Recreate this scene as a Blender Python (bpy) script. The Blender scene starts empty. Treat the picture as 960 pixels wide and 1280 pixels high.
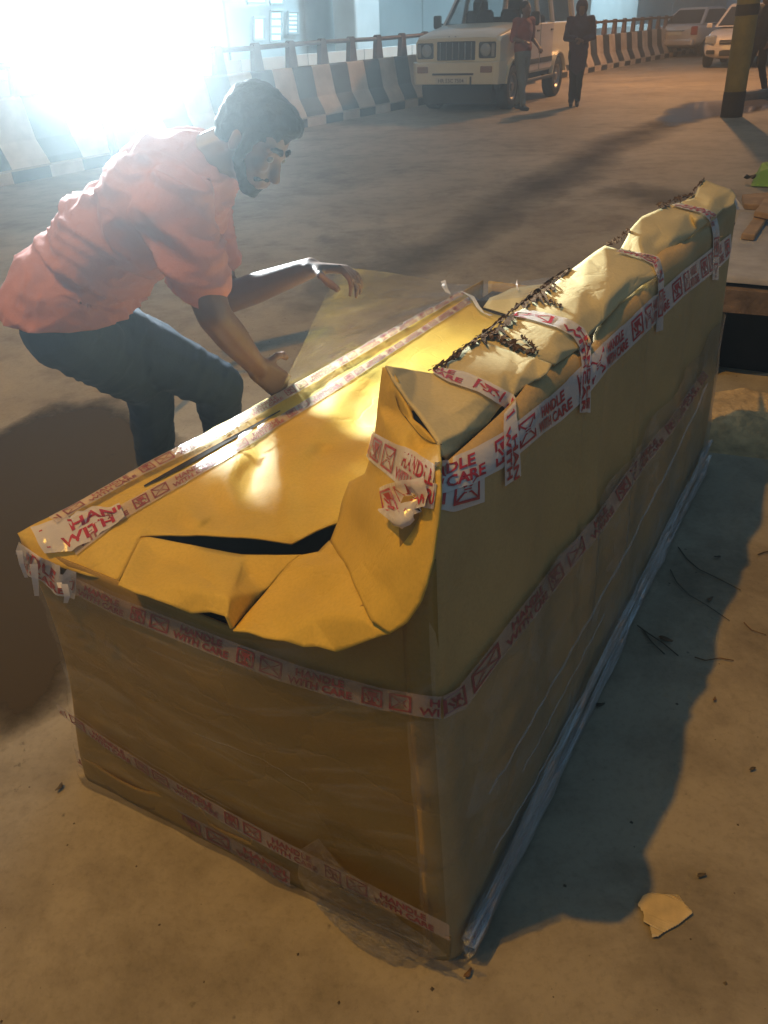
import bpy, bmesh, math, random
from mathutils import Vector, Matrix, noise
from mathutils.bvhtree import BVHTree
from mathutils.geometry import delaunay_2d_cdt
random.seed(7)
S = bpy.context.scene
COL = S.collection

# ------------------------------------------------------------------ camera
H, F = 1.5, 961.0
PITCH, ROLL = math.radians(32.6), math.radians(2.5)
FWD = Vector((0, math.cos(PITCH), -math.sin(PITCH)))
_r0 = Vector((1, 0, 0)); _u0 = _r0.cross(FWD)
RGT = _r0 * math.cos(ROLL) - _u0 * math.sin(ROLL)
UPV = _r0 * math.sin(ROLL) + _u0 * math.cos(ROLL)
CAM = Vector((0, 0, H))
cd = bpy.data.cameras.new('camera'); cam = bpy.data.objects.new('camera', cd); COL.objects.link(cam)
cam.matrix_world = Matrix((( RGT.x, UPV.x, -FWD.x, 0), (RGT.y, UPV.y, -FWD.y, 0), (RGT.z, UPV.z, -FWD.z, H), (0, 0, 0, 1)))
cd.sensor_fit = 'VERTICAL'; cd.sensor_height = 24.0; cd.lens = F / 1280 * 24.0
cd.clip_start = 0.05; cd.clip_end = 2000
S.camera = cam

# ------------------------------------------------------------------ world and light
w = bpy.data.worlds.new('World'); S.world = w; w.use_nodes = True
bg = w.node_tree.nodes['Background']
bg.inputs[0].default_value = (0.47, 0.82, 1.18, 1); bg.inputs[1].default_value = 0.195
S.view_settings.view_transform = 'Standard'; S.view_settings.look = 'None'
S.view_settings.exposure = 0.0; S.view_settings.gamma = 1.0
S.cycles.use_denoising = True
S.cycles.max_bounces = 8; S.cycles.transparent_max_bounces = 16
S.cycles.volume_bounces = 0; S.cycles.sample_clamp_indirect = 4.0
S.cycles.caustics_reflective = False; S.cycles.caustics_refractive = False

def lamp(name, loc, power, col, size, target=None, angle=None, blend=0.5):
    l = bpy.data.lights.new(name, 'SPOT' if target else 'POINT')
    l.energy = power; l.color = col; l.shadow_soft_size = size
    o = bpy.data.objects.new(name, l); COL.objects.link(o); o.location = loc
    if target:
        o.rotation_euler = (Vector(target) - Vector(loc)).to_track_quat('-Z', 'Y').to_euler()
        l.spot_size = angle; l.spot_blend = blend
    return o
SODIUM = (1.0, 0.51, 0.055)
lamp('street_light', (-3.75, 0.40, 9.8), 2650, SODIUM, 0.08)              # sodium lamp over the parcel
lamp('street_light', (7.6, 21.0, 5.4), 2300, (1.0, 0.47, 0.16), 0.12, (7.2, 21.6, 0), math.radians(176), 0.4)     # sodium lamp further down the road
lamp('flood_light', (4.5, 27.8, 8.0), 9000, (0.55, 0.86, 1.0), 0.4, (-2.0, 32.4, 2.0), math.radians(150), 0.3)     # white floods lighting the flyover wall
lamp('flood_light', (17.2, 45.8, 8.0), 14000, (0.55, 0.86, 1.0), 0.4, (12.6, 51.4, 2.0), math.radians(150), 0.3)

# ------------------------------------------------------------------ pixel helpers (reference 960 x 1280)
def ray(x, y): return FWD * F + RGT * (x - 480) + UPV * (640 - y)
def gz(x, y, z=0.0):
    d = ray(x, y); return CAM + d * ((z - H) / d.z)
def gy(x, y, Y):
    d = ray(x, y); return CAM + d * (Y / d.y)
def gpl(x, y, p, n):
    d = ray(x, y); return CAM + d * ((Vector(p) - CAM).dot(n) / d.dot(n))
A0 = Vector((0.1, 0.746, 0)); TD = Vector((0.5298, 0.8483, 0)); SD = Vector((-0.8483, 0.5298, 0))
def Lw(t, s, z): return A0 + TD * t + SD * s + Vector((0, 0, z))

# ------------------------------------------------------------------ materials
MATS = {}
def nt(name):
    m = bpy.data.materials.new(name); m.use_nodes = True
    n = m.node_tree; MATS[name] = m
    return m, n, n.nodes['Principled BSDF']
def N(n, typ, **kw):
    x = n.nodes.new(typ)
    for k, v in kw.items():
        if k.startswith('i_'):
            key = k[2:].replace('_', ' ')
            x.inputs[int(key) if key.isdigit() else key].default_value = v
        else: setattr(x, k, v)
    return x
def ramp(n, src, stops):
    r = n.nodes.new('ShaderNodeValToRGB'); e = r.color_ramp.elements
    while len(e) < len(stops): e.new(0.5)
    for k, (p, c) in enumerate(stops): e[k].position = p; e[k].color = (*c, 1) if len(c) == 3 else c
    n.links.new(src, r.inputs[0]); return r
def mat(name, col, rough=0.6, metal=0.0, var=0.12, scale=6.0, bump=0.0, bscale=40.0, coat=0.0, spec=None, bdist=0.004):
    m, n, p = nt(name)
    tc = N(n, 'ShaderNodeTexCoord'); nz = N(n, 'ShaderNodeTexNoise', i_Scale=scale, i_Detail=6.0, i_Roughness=0.6)
    n.links.new(tc.outputs['Object'], nz.inputs['Vector'])
    lo = [c * (1 - var) for c in col]; hi = [min(1, c * (1 + var)) for c in col]
    r = ramp(n, nz.outputs['Fac'], [(0.3, lo), (0.7, hi)]); n.links.new(r.outputs[0], p.inputs['Base Color'])
    p.inputs['Roughness'].default_value = rough; p.inputs['Metallic'].default_value = metal
    if coat: p.inputs['Coat Weight'].default_value = coat; p.inputs['Coat Roughness'].default_value = 0.08
    if spec is not None: p.inputs['Specular IOR Level'].default_value = spec
    if bump:
        b2 = N(n, 'ShaderNodeTexNoise', i_Scale=bscale, i_Detail=5.0)
        n.links.new(tc.outputs['Object'], b2.inputs['Vector'])
        bp = N(n, 'ShaderNodeBump', i_Strength=bump, i_Distance=bdist); n.links.new(b2.outputs['Fac'], bp.inputs['Height'])
        n.links.new(bp.outputs[0], p.inputs['Normal'])
    return m
def emis(name, col, st):
    m, n, p = nt(name); p.inputs['Base Color'].default_value = (0.02, 0.02, 0.02, 1)
    p.inputs['Emission Color'].default_value = (*col, 1); p.inputs['Emission Strength'].default_value = st
    return m

# ground: dusty concrete with fine grain, blotches and specks
def ground_mat():
    m, n, p = nt('dusty_concrete'); L = n.links.new
    tc = N(n, 'ShaderNodeTexCoord')
    big = N(n, 'ShaderNodeTexNoise', i_Scale=0.55, i_Detail=5.0, i_Roughness=0.55); L(tc.outputs['Object'], big.inputs['Vector'])
    mid = N(n, 'ShaderNodeTexNoise', i_Scale=4.5, i_Detail=8.0, i_Roughness=0.65); L(tc.outputs['Object'], mid.inputs['Vector'])
    fine = N(n, 'ShaderNodeTexNoise', i_Scale=60.0, i_Detail=6.0, i_Roughness=0.7); L(tc.outputs['Object'], fine.inputs['Vector'])
    c1 = ramp(n, big.outputs['Fac'], [(0.3, (0.26, 0.215, 0.15)), (0.7, (0.385, 0.33, 0.24))])
    c2 = ramp(n, mid.outputs['Fac'], [(0.32, (0.62, 0.6, 0.58)), (0.52, (1, 1, 1)), (0.75, (1.0, 1.0, 1.0))])
    mx = N(n, 'ShaderNodeMix', data_type='RGBA', blend_type='MULTIPLY'); mx.inputs['Factor'].default_value = 0.75
    L(c1.outputs[0], mx.inputs['A']); L(c2.outputs[0], mx.inputs['B'])
    c3 = ramp(n, fine.outputs['Fac'], [(0.3, (0.74, 0.73, 0.72)), (0.5, (1, 1, 1)), (0.72, (1.0, 1.0, 1.0))])
    m2 = N(n, 'ShaderNodeMix', data_type='RGBA', blend_type='MULTIPLY'); m2.inputs['Factor'].default_value = 0.7
    L(mx.outputs['Result'], m2.inputs['A']); L(c3.outputs[0], m2.inputs['B'])
    # sparse dark specks
    vo = N(n, 'ShaderNodeTexVoronoi', i_Scale=11.0); L(tc.outputs['Object'], vo.inputs['Vector'])
    sp = N(n, 'ShaderNodeTexNoise', i_Scale=1.6, i_Detail=3.0); L(tc.outputs['Object'], sp.inputs['Vector'])
    th = N(n, 'ShaderNodeMath', operation='MULTIPLY'); L(sp.outputs['Fac'], th.inputs[0]); th.inputs[1].default_value = 0.16
    wob = N(n, 'ShaderNodeMath', operation='MULTIPLY_ADD'); L(fine.outputs['Fac'], wob.inputs[0]); wob.inputs[1].default_value = 0.22; L(vo.outputs['Distance'], wob.inputs[2])
    df = N(n, 'ShaderNodeMath', operation='SUBTRACT'); L(wob.outputs[0], df.inputs[0]); L(th.outputs[0], df.inputs[1])
    sr = ramp(n, df.outputs[0], [(0.03, (0.3, 0.29, 0.28)), (0.085, (1, 1, 1))])
    m3 = N(n, 'ShaderNodeMix', data_type='RGBA', blend_type='MULTIPLY'); m3.inputs['Factor'].default_value = 0.8
    L(m2.outputs['Result'], m3.inputs['A']); L(sr.outputs[0], m3.inputs['B'])
    wv = N(n, 'ShaderNodeVectorMath', operation='MULTIPLY_ADD'); wv.inputs[1].default_value = (0.7, 0.7, 0); L(mid.outputs['Color'], wv.inputs[0]); L(tc.outputs['Object'], wv.inputs[2])
    vc = N(n, 'ShaderNodeTexVoronoi', feature='DISTANCE_TO_EDGE', i_Scale=0.32); L(wv.outputs[0], vc.inputs['Vector'])
    cr = ramp(n, vc.outputs['Distance'], [(0.0, (0.55, 0.54, 0.52)), (0.0022, (0.8, 0.8, 0.8)), (0.004, (1, 1, 1))])
    dust = N(n, 'ShaderNodeTexNoise', i_Scale=0.9, i_Detail=9.0, i_Roughness=0.75, i_Distortion=0.4); L(tc.outputs['Object'], dust.inputs['Vector'])
    dr = ramp(n, dust.outputs['Fac'], [(0.36, (0.66, 0.64, 0.61)), (0.5, (1, 1, 1)), (0.66, (1.14, 1.13, 1.1))])
    m4 = N(n, 'ShaderNodeMix', data_type='RGBA', blend_type='MULTIPLY'); m4.inputs['Factor'].default_value = 0.0
    L(m3.outputs['Result'], m4.inputs['A']); L(cr.outputs[0], m4.inputs['B'])
    m5 = N(n, 'ShaderNodeMix', data_type='RGBA', blend_type='MULTIPLY'); m5.inputs['Factor'].default_value = 1.0
    L(m4.outputs['Result'], m5.inputs['A']); L(dr.outputs[0], m5.inputs['B'])
    L(m5.outputs['Result'], p.inputs['Base Color'])
    p.inputs['Roughness'].default_value = 0.72
    bp = N(n, 'ShaderNodeBump', i_Strength=0.35, i_Distance=0.004); L(fine.outputs['Fac'], bp.inputs['Height']); L(bp.outputs[0], p.inputs['Normal'])
    return m
M_ground = ground_mat()

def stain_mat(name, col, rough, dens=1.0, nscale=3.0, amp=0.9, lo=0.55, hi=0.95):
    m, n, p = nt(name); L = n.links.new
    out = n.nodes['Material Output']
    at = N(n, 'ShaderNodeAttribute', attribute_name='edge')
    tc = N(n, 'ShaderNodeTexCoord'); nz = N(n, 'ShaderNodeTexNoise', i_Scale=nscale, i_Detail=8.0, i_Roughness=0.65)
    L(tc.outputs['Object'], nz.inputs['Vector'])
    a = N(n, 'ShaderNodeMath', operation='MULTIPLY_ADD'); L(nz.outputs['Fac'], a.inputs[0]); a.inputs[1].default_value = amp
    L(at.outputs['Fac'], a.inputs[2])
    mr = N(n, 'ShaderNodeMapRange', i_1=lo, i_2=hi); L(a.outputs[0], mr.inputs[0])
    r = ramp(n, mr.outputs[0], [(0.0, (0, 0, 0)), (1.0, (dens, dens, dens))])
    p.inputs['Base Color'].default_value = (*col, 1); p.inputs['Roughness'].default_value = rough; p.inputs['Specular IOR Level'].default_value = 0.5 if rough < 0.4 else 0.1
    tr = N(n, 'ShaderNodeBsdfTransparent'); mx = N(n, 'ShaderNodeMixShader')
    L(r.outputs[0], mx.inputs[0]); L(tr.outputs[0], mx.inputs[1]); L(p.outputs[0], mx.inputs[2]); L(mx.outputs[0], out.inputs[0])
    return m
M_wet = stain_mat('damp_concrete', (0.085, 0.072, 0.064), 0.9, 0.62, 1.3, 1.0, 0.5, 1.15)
M_dark_patch = stain_mat('dark_brown_patch', (0.06, 0.042, 0.022), 0.9, 0.97, 3.2, 1.0)
M_faint = stain_mat('faint_damp', (0.11, 0.09, 0.07), 0.9, 0.4, 1.7, 1.0)
M_speck = stain_mat('dirt_specks', (0.06, 0.045, 0.03), 0.8, 0.8, 24.0, 1.6, 1.30, 1.48)
M_puddle = stain_mat('puddle_water', (0.26, 0.21, 0.17), 0.08, 0.9, 2.2, 0.8)
M_dirt = mat('loose_dirt', (0.40, 0.28, 0.14), 0.9, var=0.35, scale=14, bump=0.8, bscale=45, bdist=0.012)

def kraft_mat(name, col, rough=0.5, sheen=0.0, corr=0.0):
    m, n, p = nt(name); L = n.links.new
    tc = N(n, 'ShaderNodeTexCoord'); a = N(n, 'ShaderNodeTexNoise', i_Scale=5.0, i_Detail=5.0)
    L(tc.outputs['Object'], a.inputs['Vector'])
    b = N(n, 'ShaderNodeTexNoise', i_Scale=170.0, i_Detail=3.0); L(tc.outputs['Object'], b.inputs['Vector'])
    r = ramp(n, a.outputs['Fac'], [(0.3, [c * 0.86 for c in col]), (0.68, [min(1, c * 1.06) for c in col])])
    r2 = ramp(n, b.outputs['Fac'], [(0.3, (0.9, 0.9, 0.88)), (0.6, (1, 1, 1))])
    mx = N(n, 'ShaderNodeMix', data_type='RGBA', blend_type='MULTIPLY'); mx.inputs['Factor'].default_value = 0.8
    L(r.outputs[0], mx.inputs['A']); L(r2.outputs[0], mx.inputs['B']); L(mx.outputs['Result'], p.inputs['Base Color'])
    p.inputs['Roughness'].default_value = rough; p.inputs['Specular IOR Level'].default_value = 0.35
    mid = N(n, 'ShaderNodeTexNoise', i_Scale=9.0, i_Detail=4.0, i_Distortion=0.6); L(tc.outputs['Object'], mid.inputs['Vector'])
    bp = N(n, 'ShaderNodeBump', i_Strength=0.22, i_Distance=0.010); L(mid.outputs['Fac'], bp.inputs['Height'])
    wv = N(n, 'ShaderNodeVectorMath', operation='MULTIPLY_ADD'); wv.inputs[1].default_value = (0.12, 0.12, 0.12); L(mid.outputs['Color'], wv.inputs[0]); L(tc.outputs['Object'], wv.inputs[2])
    vc = N(n, 'ShaderNodeTexVoronoi', feature='DISTANCE_TO_EDGE', i_Scale=5.0); L(wv.outputs[0], vc.inputs['Vector'])
    cr = ramp(n, vc.outputs['Distance'], [(0.0, (0, 0, 0)), (0.035, (1, 1, 1))])
    bc = N(n, 'ShaderNodeBump', i_Strength=0.16, i_Distance=0.004); L(cr.outputs[0], bc.inputs['Height']); L(bp.outputs[0], bc.inputs['Normal']); bp = bc
    b3 = N(n, 'ShaderNodeBump', i_Strength=0.12, i_Distance=0.002); L(b.outputs['Fac'], b3.inputs['Height']); L(bp.outputs[0], b3.inputs['Normal'])
    L(b3.outputs[0], p.inputs['Normal'])
    return m
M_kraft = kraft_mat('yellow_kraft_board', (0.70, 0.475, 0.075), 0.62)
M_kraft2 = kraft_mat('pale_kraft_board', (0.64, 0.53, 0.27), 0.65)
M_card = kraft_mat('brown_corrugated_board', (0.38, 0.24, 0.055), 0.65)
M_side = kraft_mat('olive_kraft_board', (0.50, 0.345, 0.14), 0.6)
M_inner = mat('dark_parcel_inside', (0.03, 0.022, 0.014), 0.9)
M_torn = mat('torn_brown_paper', (0.085, 0.05, 0.025), 0.95, spec=0.05, var=0.5, scale=40, bump=0.6, bscale=120)

def tape_mat(name, col, alpha, rough=0.22):
    m, n, p = nt(name); L = n.links.new; out = n.nodes['Material Output']
    p.inputs['Base Color'].default_value = (*col, 1); p.inputs['Roughness'].default_value = rough
    p.inputs['Specular IOR Level'].default_value = 0.6
    tc = N(n, 'ShaderNodeTexCoord'); nz = N(n, 'ShaderNodeTexNoise', i_Scale=38.0, i_Detail=4.0, i_Distortion=1.0); L(tc.outputs['Object'], nz.inputs['Vector'])
    bp = N(n, 'ShaderNodeBump', i_Strength=0.45, i_Distance=0.004); L(nz.outputs['Fac'], bp.inputs['Height']); L(bp.outputs[0], p.inputs['Normal'])
    tr = N(n, 'ShaderNodeBsdfTransparent'); mx = N(n, 'ShaderNodeMixShader'); mx.inputs[0].default_value = alpha
    L(tr.outputs[0], mx.inputs[1]); L(p.outputs[0], mx.inputs[2]); L(mx.outputs[0], out.inputs[0])
    return m
M_tape = tape_mat('printed_packing_tape', (0.74, 0.69, 0.65), 0.80)
M_tape3 = tape_mat('glossy_edge_tape', (0.66, 0.55, 0.46), 0.6, 0.16)
M_tape2 = tape_mat('faint_packing_tape', (0.60, 0.50, 0.48), 0.38)
M_red = mat('red_tape_print', (0.42, 0.02, 0.03), 0.4, var=0.25, scale=60)
M_red2 = mat('faded_tape_print', (0.26, 0.06, 0.065), 0.5, var=0.35, scale=60)

def film_mat(name, haze, streak, col=(0.75, 0.78, 0.8), bump=0.5, scale=(3, 3, 14), fres=0.55, rough=0.12, base=0.02):
    m, n, p = nt(name); L = n.links.new; out = n.nodes['Material Output']
    tc = N(n, 'ShaderNodeTexCoord'); mp = N(n, 'ShaderNodeMapping'); mp.inputs['Scale'].default_value = scale
    L(tc.outputs['UV'], mp.inputs['Vector'])
    nz = N(n, 'ShaderNodeTexNoise', i_Scale=4.0, i_Detail=7.0, i_Roughness=0.62, i_Distortion=0.9); L(mp.outputs[0], nz.inputs['Vector'])
    bp = N(n, 'ShaderNodeBump', i_Strength=bump, i_Distance=0.01); L(nz.outputs['Fac'], bp.inputs['Height'])
    gl = N(n, 'ShaderNodeBsdfGlossy'); gl.inputs['Roughness'].default_value = rough; gl.inputs['Color'].default_value = (0.9, 0.9, 0.9, 1); L(bp.outputs[0], gl.inputs['Normal'])
    df = N(n, 'ShaderNodeBsdfDiffuse'); df.inputs['Color'].default_value = (*col, 1)
    tr = N(n, 'ShaderNodeBsdfTransparent')
    rr = ramp(n, nz.outputs['Fac'], [(0.5, (haze, haze, haze)), (0.72, (streak, streak, streak))])
    m1 = N(n, 'ShaderNodeMixShader'); L(rr.outputs[0], m1.inputs[0]); L(tr.outputs[0], m1.inputs[1]); L(df.outputs[0], m1.inputs[2])
    lw = N(n, 'ShaderNodeLayerWeight'); lw.inputs['Blend'].default_value = 0.25; L(bp.outputs[0], lw.inputs['Normal'])
    fm = N(n, 'ShaderNodeMath', operation='MULTIPLY_ADD'); L(lw.outputs['Fresnel'], fm.inputs[0]); fm.inputs[1].default_value = fres; fm.inputs[2].default_value = base
    m2 = N(n, 'ShaderNodeMixShader'); L(fm.outputs[0], m2.inputs[0]); L(m1.outputs[0], m2.inputs[1]); L(gl.outputs[0], m2.inputs[2])
    L(m2.outputs[0], out.inputs[0])
    return m
M_film = film_mat('stretch_film', 0.015, 0.12, bump=0.7, scale=(0.9, 4, 1))
M_film_r = film_mat('side_stretch_film', 0.055, 0.20, bump=0.8, scale=(5, 1.4, 1))
M_roll = film_mat('gathered_film_glints', 0.12, 0.6, (0.85, 0.88, 0.92), 1.0, (6, 3, 3), 0.7, 0.1, 0.12)  # white diffuse streaks put the film's glints into its colour
M_film2 = film_mat('loose_stretch_film', 0.008, 0.16, bump=1.0, scale=(2, 2, 2), fres=0.16)
M_crumple = film_mat('crumpled_stretch_film', 0.015, 0.2, bump=1.0, scale=(7, 4, 5), fres=0.7, rough=0.12, base=0.07)
M_concrete = mat('barrier_concrete', (0.34, 0.29, 0.23), 0.85, var=0.2, scale=3, bump=0.4, bscale=25)
M_cream = mat('cream_barrier_paint', (0.56, 0.47, 0.38), 0.75, var=0.2, scale=2.5, bump=0.2)
M_black = mat('black_barrier_paint', (0.035, 0.04, 0.045), 0.7, var=0.4, scale=3, bump=0.2)
M_rail = mat('rusty_rail_paint', (0.13, 0.075, 0.062), 0.6, var=0.3, scale=6, bump=0.2)

# ------------------------------------------------------------------ mesh helpers
def link(name, me, m, parent=None):
    o = bpy.data.objects.new(name, me); COL.objects.link(o)
    for x in (m if isinstance(m, (list, tuple)) else [m]): me.materials.append(x)
    if parent is not None: o.parent = parent
    return o
def tag(o, label=None, cat=None, group=None, kind=None):
    if label: o['label'] = label
    if cat: o['category'] = cat
    if group: o['group'] = group
    if kind: o['kind'] = kind
    return o
def thing(name, label, cat, loc=(0, 0, 0), rz=0.0, group=None):
    o = bpy.data.objects.new(name, None); COL.objects.link(o); o.location = loc; o.rotation_euler = (0, 0, rz)
    return tag(o, label, cat, group)
def raw(name, vs, fs, m, parent=None, smooth=False, uvs=None, mi=None):
    me = bpy.data.meshes.new(name); me.from_pydata([tuple(v) for v in vs], [], fs)
    if uvs:
        ul = me.uv_layers.new(name='UVMap')
        for l in me.loops: ul.data[l.index].uv = uvs[l.vertex_index]
    if smooth: me.polygons.foreach_set('use_smooth', [True] * len(me.polygons))
    if mi: me.polygons.foreach_set('material_index', mi)
    me.update()
    return link(name, me, m, parent)
class MB:
    """collects simple solids into one mesh"""
    def __init__(s): s.bm = bmesh.new()
    def box(s, c, d, rot=None, bev=0.0, seg=1):
        g = bmesh.ops.create_cube(s.bm, size=1.0); vs = g['verts']
        bmesh.ops.scale(s.bm, vec=d, verts=vs)
        if bev:
            es = list({e for v in vs for e in v.link_edges})
            r = bmesh.ops.bevel(s.bm, geom=es, offset=bev, segments=seg, affect='EDGES', profile=0.5)
            vs = list({v for f in r['faces'] for v in f.verts} | {v for v in vs if v.is_valid})
        if rot is not None: bmesh.ops.transform(s.bm, matrix=rot.to_4x4(), verts=vs)
        bmesh.ops.translate(s.bm, vec=c, verts=vs); return s
    def cyl(s, a, b, r0, r1=None, n=12, cap=True):
        a, b = Vector(a), Vector(b); r1 = r0 if r1 is None else r1
        q = (b - a).to_track_quat('Z', 'Y').to_matrix()
        R0 = [s.bm.verts.new(a + q @ Vector((math.cos(t) * r0, math.sin(t) * r0, 0))) for t in [2 * math.pi * k / n for k in range(n)]]
        R1 = [s.bm.verts.new(b + q @ Vector((math.cos(t) * r1, math.sin(t) * r1, 0))) for t in [2 * math.pi * k / n for k in range(n)]]
        for k in range(n): s.bm.faces.new((R0[k], R0[(k + 1) % n], R1[(k + 1) % n], R1[k]))
        if cap: s.bm.faces.new(R0[::-1]); s.bm.faces.new(R1)
        return s
    def lathe(s, c, axis, prof, n=20):
        c = Vector(c); q = Vector(axis).to_track_quat('Z', 'Y').to_matrix(); rings = []
        for (r, h) in prof:
            rings.append([s.bm.verts.new(c + q @ Vector((math.cos(2 * math.pi * k / n) * r, math.sin(2 * math.pi * k / n) * r, h))) for k in range(n)])
        for A, B in zip(rings, rings[1:]):
            for k in range(n): s.bm.faces.new((A[k], A[(k + 1) % n], B[(k + 1) % n], B[k]))
        s.bm.faces.new(rings[0][::-1]); s.bm.faces.new(rings[-1]); return s
    def prism(s, pts, off):
        """extrude polygon (3D points) by off"""
        off = Vector(off); A = [s.bm.verts.new(p) for p in pts]; B = [s.bm.verts.new(Vector(p) + off) for p in pts]
        s.bm.faces.new(A); s.bm.faces.new(B[::-1]); n = len(A)
        for k in range(n): s.bm.faces.new((A[k], B[k], B[(k + 1) % n], A[(k + 1) % n]))
        return s
    def loft(s, rings, close=True, cap=True):
        V = [[s.bm.verts.new(p) for p in r] for r in rings]; n = len(V[0])
        for A, B in zip(V, V[1:]):
            for k in range(n if close else n - 1): s.bm.faces.new((A[k], A[(k + 1) % n], B[(k + 1) % n], B[k]))
        if cap: s.bm.faces.new(V[0][::-1]); s.bm.faces.new(V[-1])
        return s
    def tube(s, pts, r, n=8):
        for a, b in zip(pts, pts[1:]): s.cyl(a, b, r, n=n)
        return s
    def build(s, name, m, parent=None, smooth=False, angle=None):
        bmesh.ops.recalc_face_normals(s.bm, faces=s.bm.faces[:])
        me = bpy.data.meshes.new(name); s.bm.to_mesh(me); s.bm.free()
        if smooth or angle:
            me.polygons.foreach_set('use_smooth', [True] * len(me.polygons))
            if angle: me.set_sharp_from_angle(angle=math.radians(angle))
        return link(name, me, m, parent)
def rib(a, b, n):
    return [a[k] + (b[k] - a[k]) for k in range(n)]
def poly_at(pl, f):
    """point of a px polyline at fraction f by chord length"""
    seg = [math.dist(p, q) for p, q in zip(pl, pl[1:])]; d = f * sum(seg)
    for (p, q), l in zip(zip(pl, pl[1:]), seg):
        if d <= l + 1e-9: return tuple(p[i] + (q[i] - p[i]) * (d / l if l else 0) for i in range(len(p)))
        d -= l
    return pl[-1]
def vnoise(p, sc, seed=0): return noise.noise(Vector(p) * sc + Vector((seed * 7.3, seed * 3.1, 0)))

# text as flat print -------------------------------------------------
_tx = {}
def text_polys(body, off=0.018):
    if body in _tx: return _tx[body]
    c = bpy.data.curves.new('print_curve', 'FONT'); c.body = body; c.resolution_u = 2; c.offset = off; c.size = 1.0
    c.fill_mode = 'FRONT' if hasattr(c, 'fill_mode') else c.fill_mode
    o = bpy.data.objects.new('print_curve', c); COL.objects.link(o)
    dg = bpy.context.evaluated_depsgraph_get(); dg.update()
    me = bpy.data.meshes.new_from_object(o.evaluated_get(dg))
    vs = [(v.co.x, v.co.y) for v in me.vertices]; fs = [tuple(p.vertices) for p in me.polygons]
    x0 = min(v[0] for v in vs); x1 = max(v[0] for v in vs); y0 = min(v[1] for v in vs); y1 = max(v[1] for v in vs)
    vs = [((x - x0) / (x1 - x0), (y - y0) / (y1 - y0)) for x, y in vs]
    bpy.data.objects.remove(o); bpy.data.meshes.remove(me); bpy.data.curves.remove(c)
    _tx[body] = (vs, fs); return _tx[body]

# ------------------------------------------------------------------ setting: the road
def grid_sheet(name, poly, step, z, m, fade=0.3, parent=None):
    """flat sheet inside a ground polygon with an 'edge' attribute fading to its outline"""
    xs = [p[0] for p in poly]; ys = [p[1] for p in poly]
    def inside(x, y):
        c = False; j = len(poly) - 1
        for i in range(len(poly)):
            xi, yi = poly[i]; xj, yj = poly[j]
            if (yi > y) != (yj > y) and x < (xj - xi) * (y - yi) / (yj - yi) + xi: c = not c
            j = i
        return c
    def dist(x, y):
        best = 1e9; P = Vector((x, y))
        for i in range(len(poly)):
            a = Vector(poly[i]); b = Vector(poly[(i + 1) % len(poly)]); ab = b - a
            t = max(0, min(1, (P - a).dot(ab) / max(ab.length_squared, 1e-9))); best = min(best, (a + ab * t - P).length)
        return best
    nx = int((max(xs) - min(xs)) / step) + 2; ny = int((max(ys) - min(ys)) / step) + 2
    vs, at, idx = [], [], {}
    for j in range(ny):
        for i in range(nx):
            x = min(xs) + i * step; y = min(ys) + j * step
            idx[i, j] = len(vs); vs.append((x, y, z)); at.append(min(1, dist(x, y) / fade) * 0.6 if inside(x, y) else -0.4)
    fs = []
    for j in range(ny - 1):
        for i in range(nx - 1):
            q = (idx[i, j], idx[i + 1, j], idx[i + 1, j + 1], idx[i, j + 1])
            if max(at[k] for k in q) > -0.3: fs.append(q)
    used = sorted({k for f in fs for k in f}); mp = {k: i for i, k in enumerate(used)}
    me = bpy.data.meshes.new(name); me.from_pydata([vs[k] for k in used], [], [tuple(mp[k] for k in f) for f in fs])
    a = me.attributes.new('edge', 'FLOAT', 'POINT'); a.data.foreach_set('value', [at[k] for k in used])
    o = link(name, me, m, parent); o['kind'] = 'structure'; return o
road = raw('road', [(-300, -60, 0), (300, -60, 0), (300, 500, 0), (-300, 500, 0)], [(0, 1, 2, 3)], M_ground); road['kind'] = 'structure'
def px_poly(pts): return [tuple(gz(*p)[:2]) for p in pts]
grid_sheet('ground_patch', px_poly([(400, 402), (330, 395), (395, 340), (520, 300), (590, 245), (670, 210), (720, 178), (800, 150), (860, 140), (870, 160), (800, 185), (770, 222), (690, 255), (640, 300), (560, 345), (480, 385)]), 0.12, 0.004, M_wet, 0.55)
grid_sheet('ground_patch', px_poly([(-60, 560), (20, 525), (60, 500), (150, 490), (260, 560), (200, 700), (110, 880), (60, 925), (0, 960), (-120, 900), (-160, 640)]), 0.05, 0.004, M_dark_patch, 0.20)  # ragged dark brown patch on the ground left of the parcel
grid_sheet('ground_patch', px_poly([(720, 240), (780, 225), (940, 240), (960, 262), (900, 262), (800, 262)]), 0.1, 0.004, M_faint, 0.5)
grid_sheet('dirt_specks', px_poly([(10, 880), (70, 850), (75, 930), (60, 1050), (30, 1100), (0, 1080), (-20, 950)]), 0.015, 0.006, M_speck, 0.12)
grid_sheet('puddle', px_poly([(812, 150), (822, 138), (850, 128), (905, 124), (960, 120), (1000, 130), (960, 140), (905, 148), (850, 160), (818, 160)]), 0.1, 0.008, M_puddle, 0.35)

exec_order = True

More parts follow.
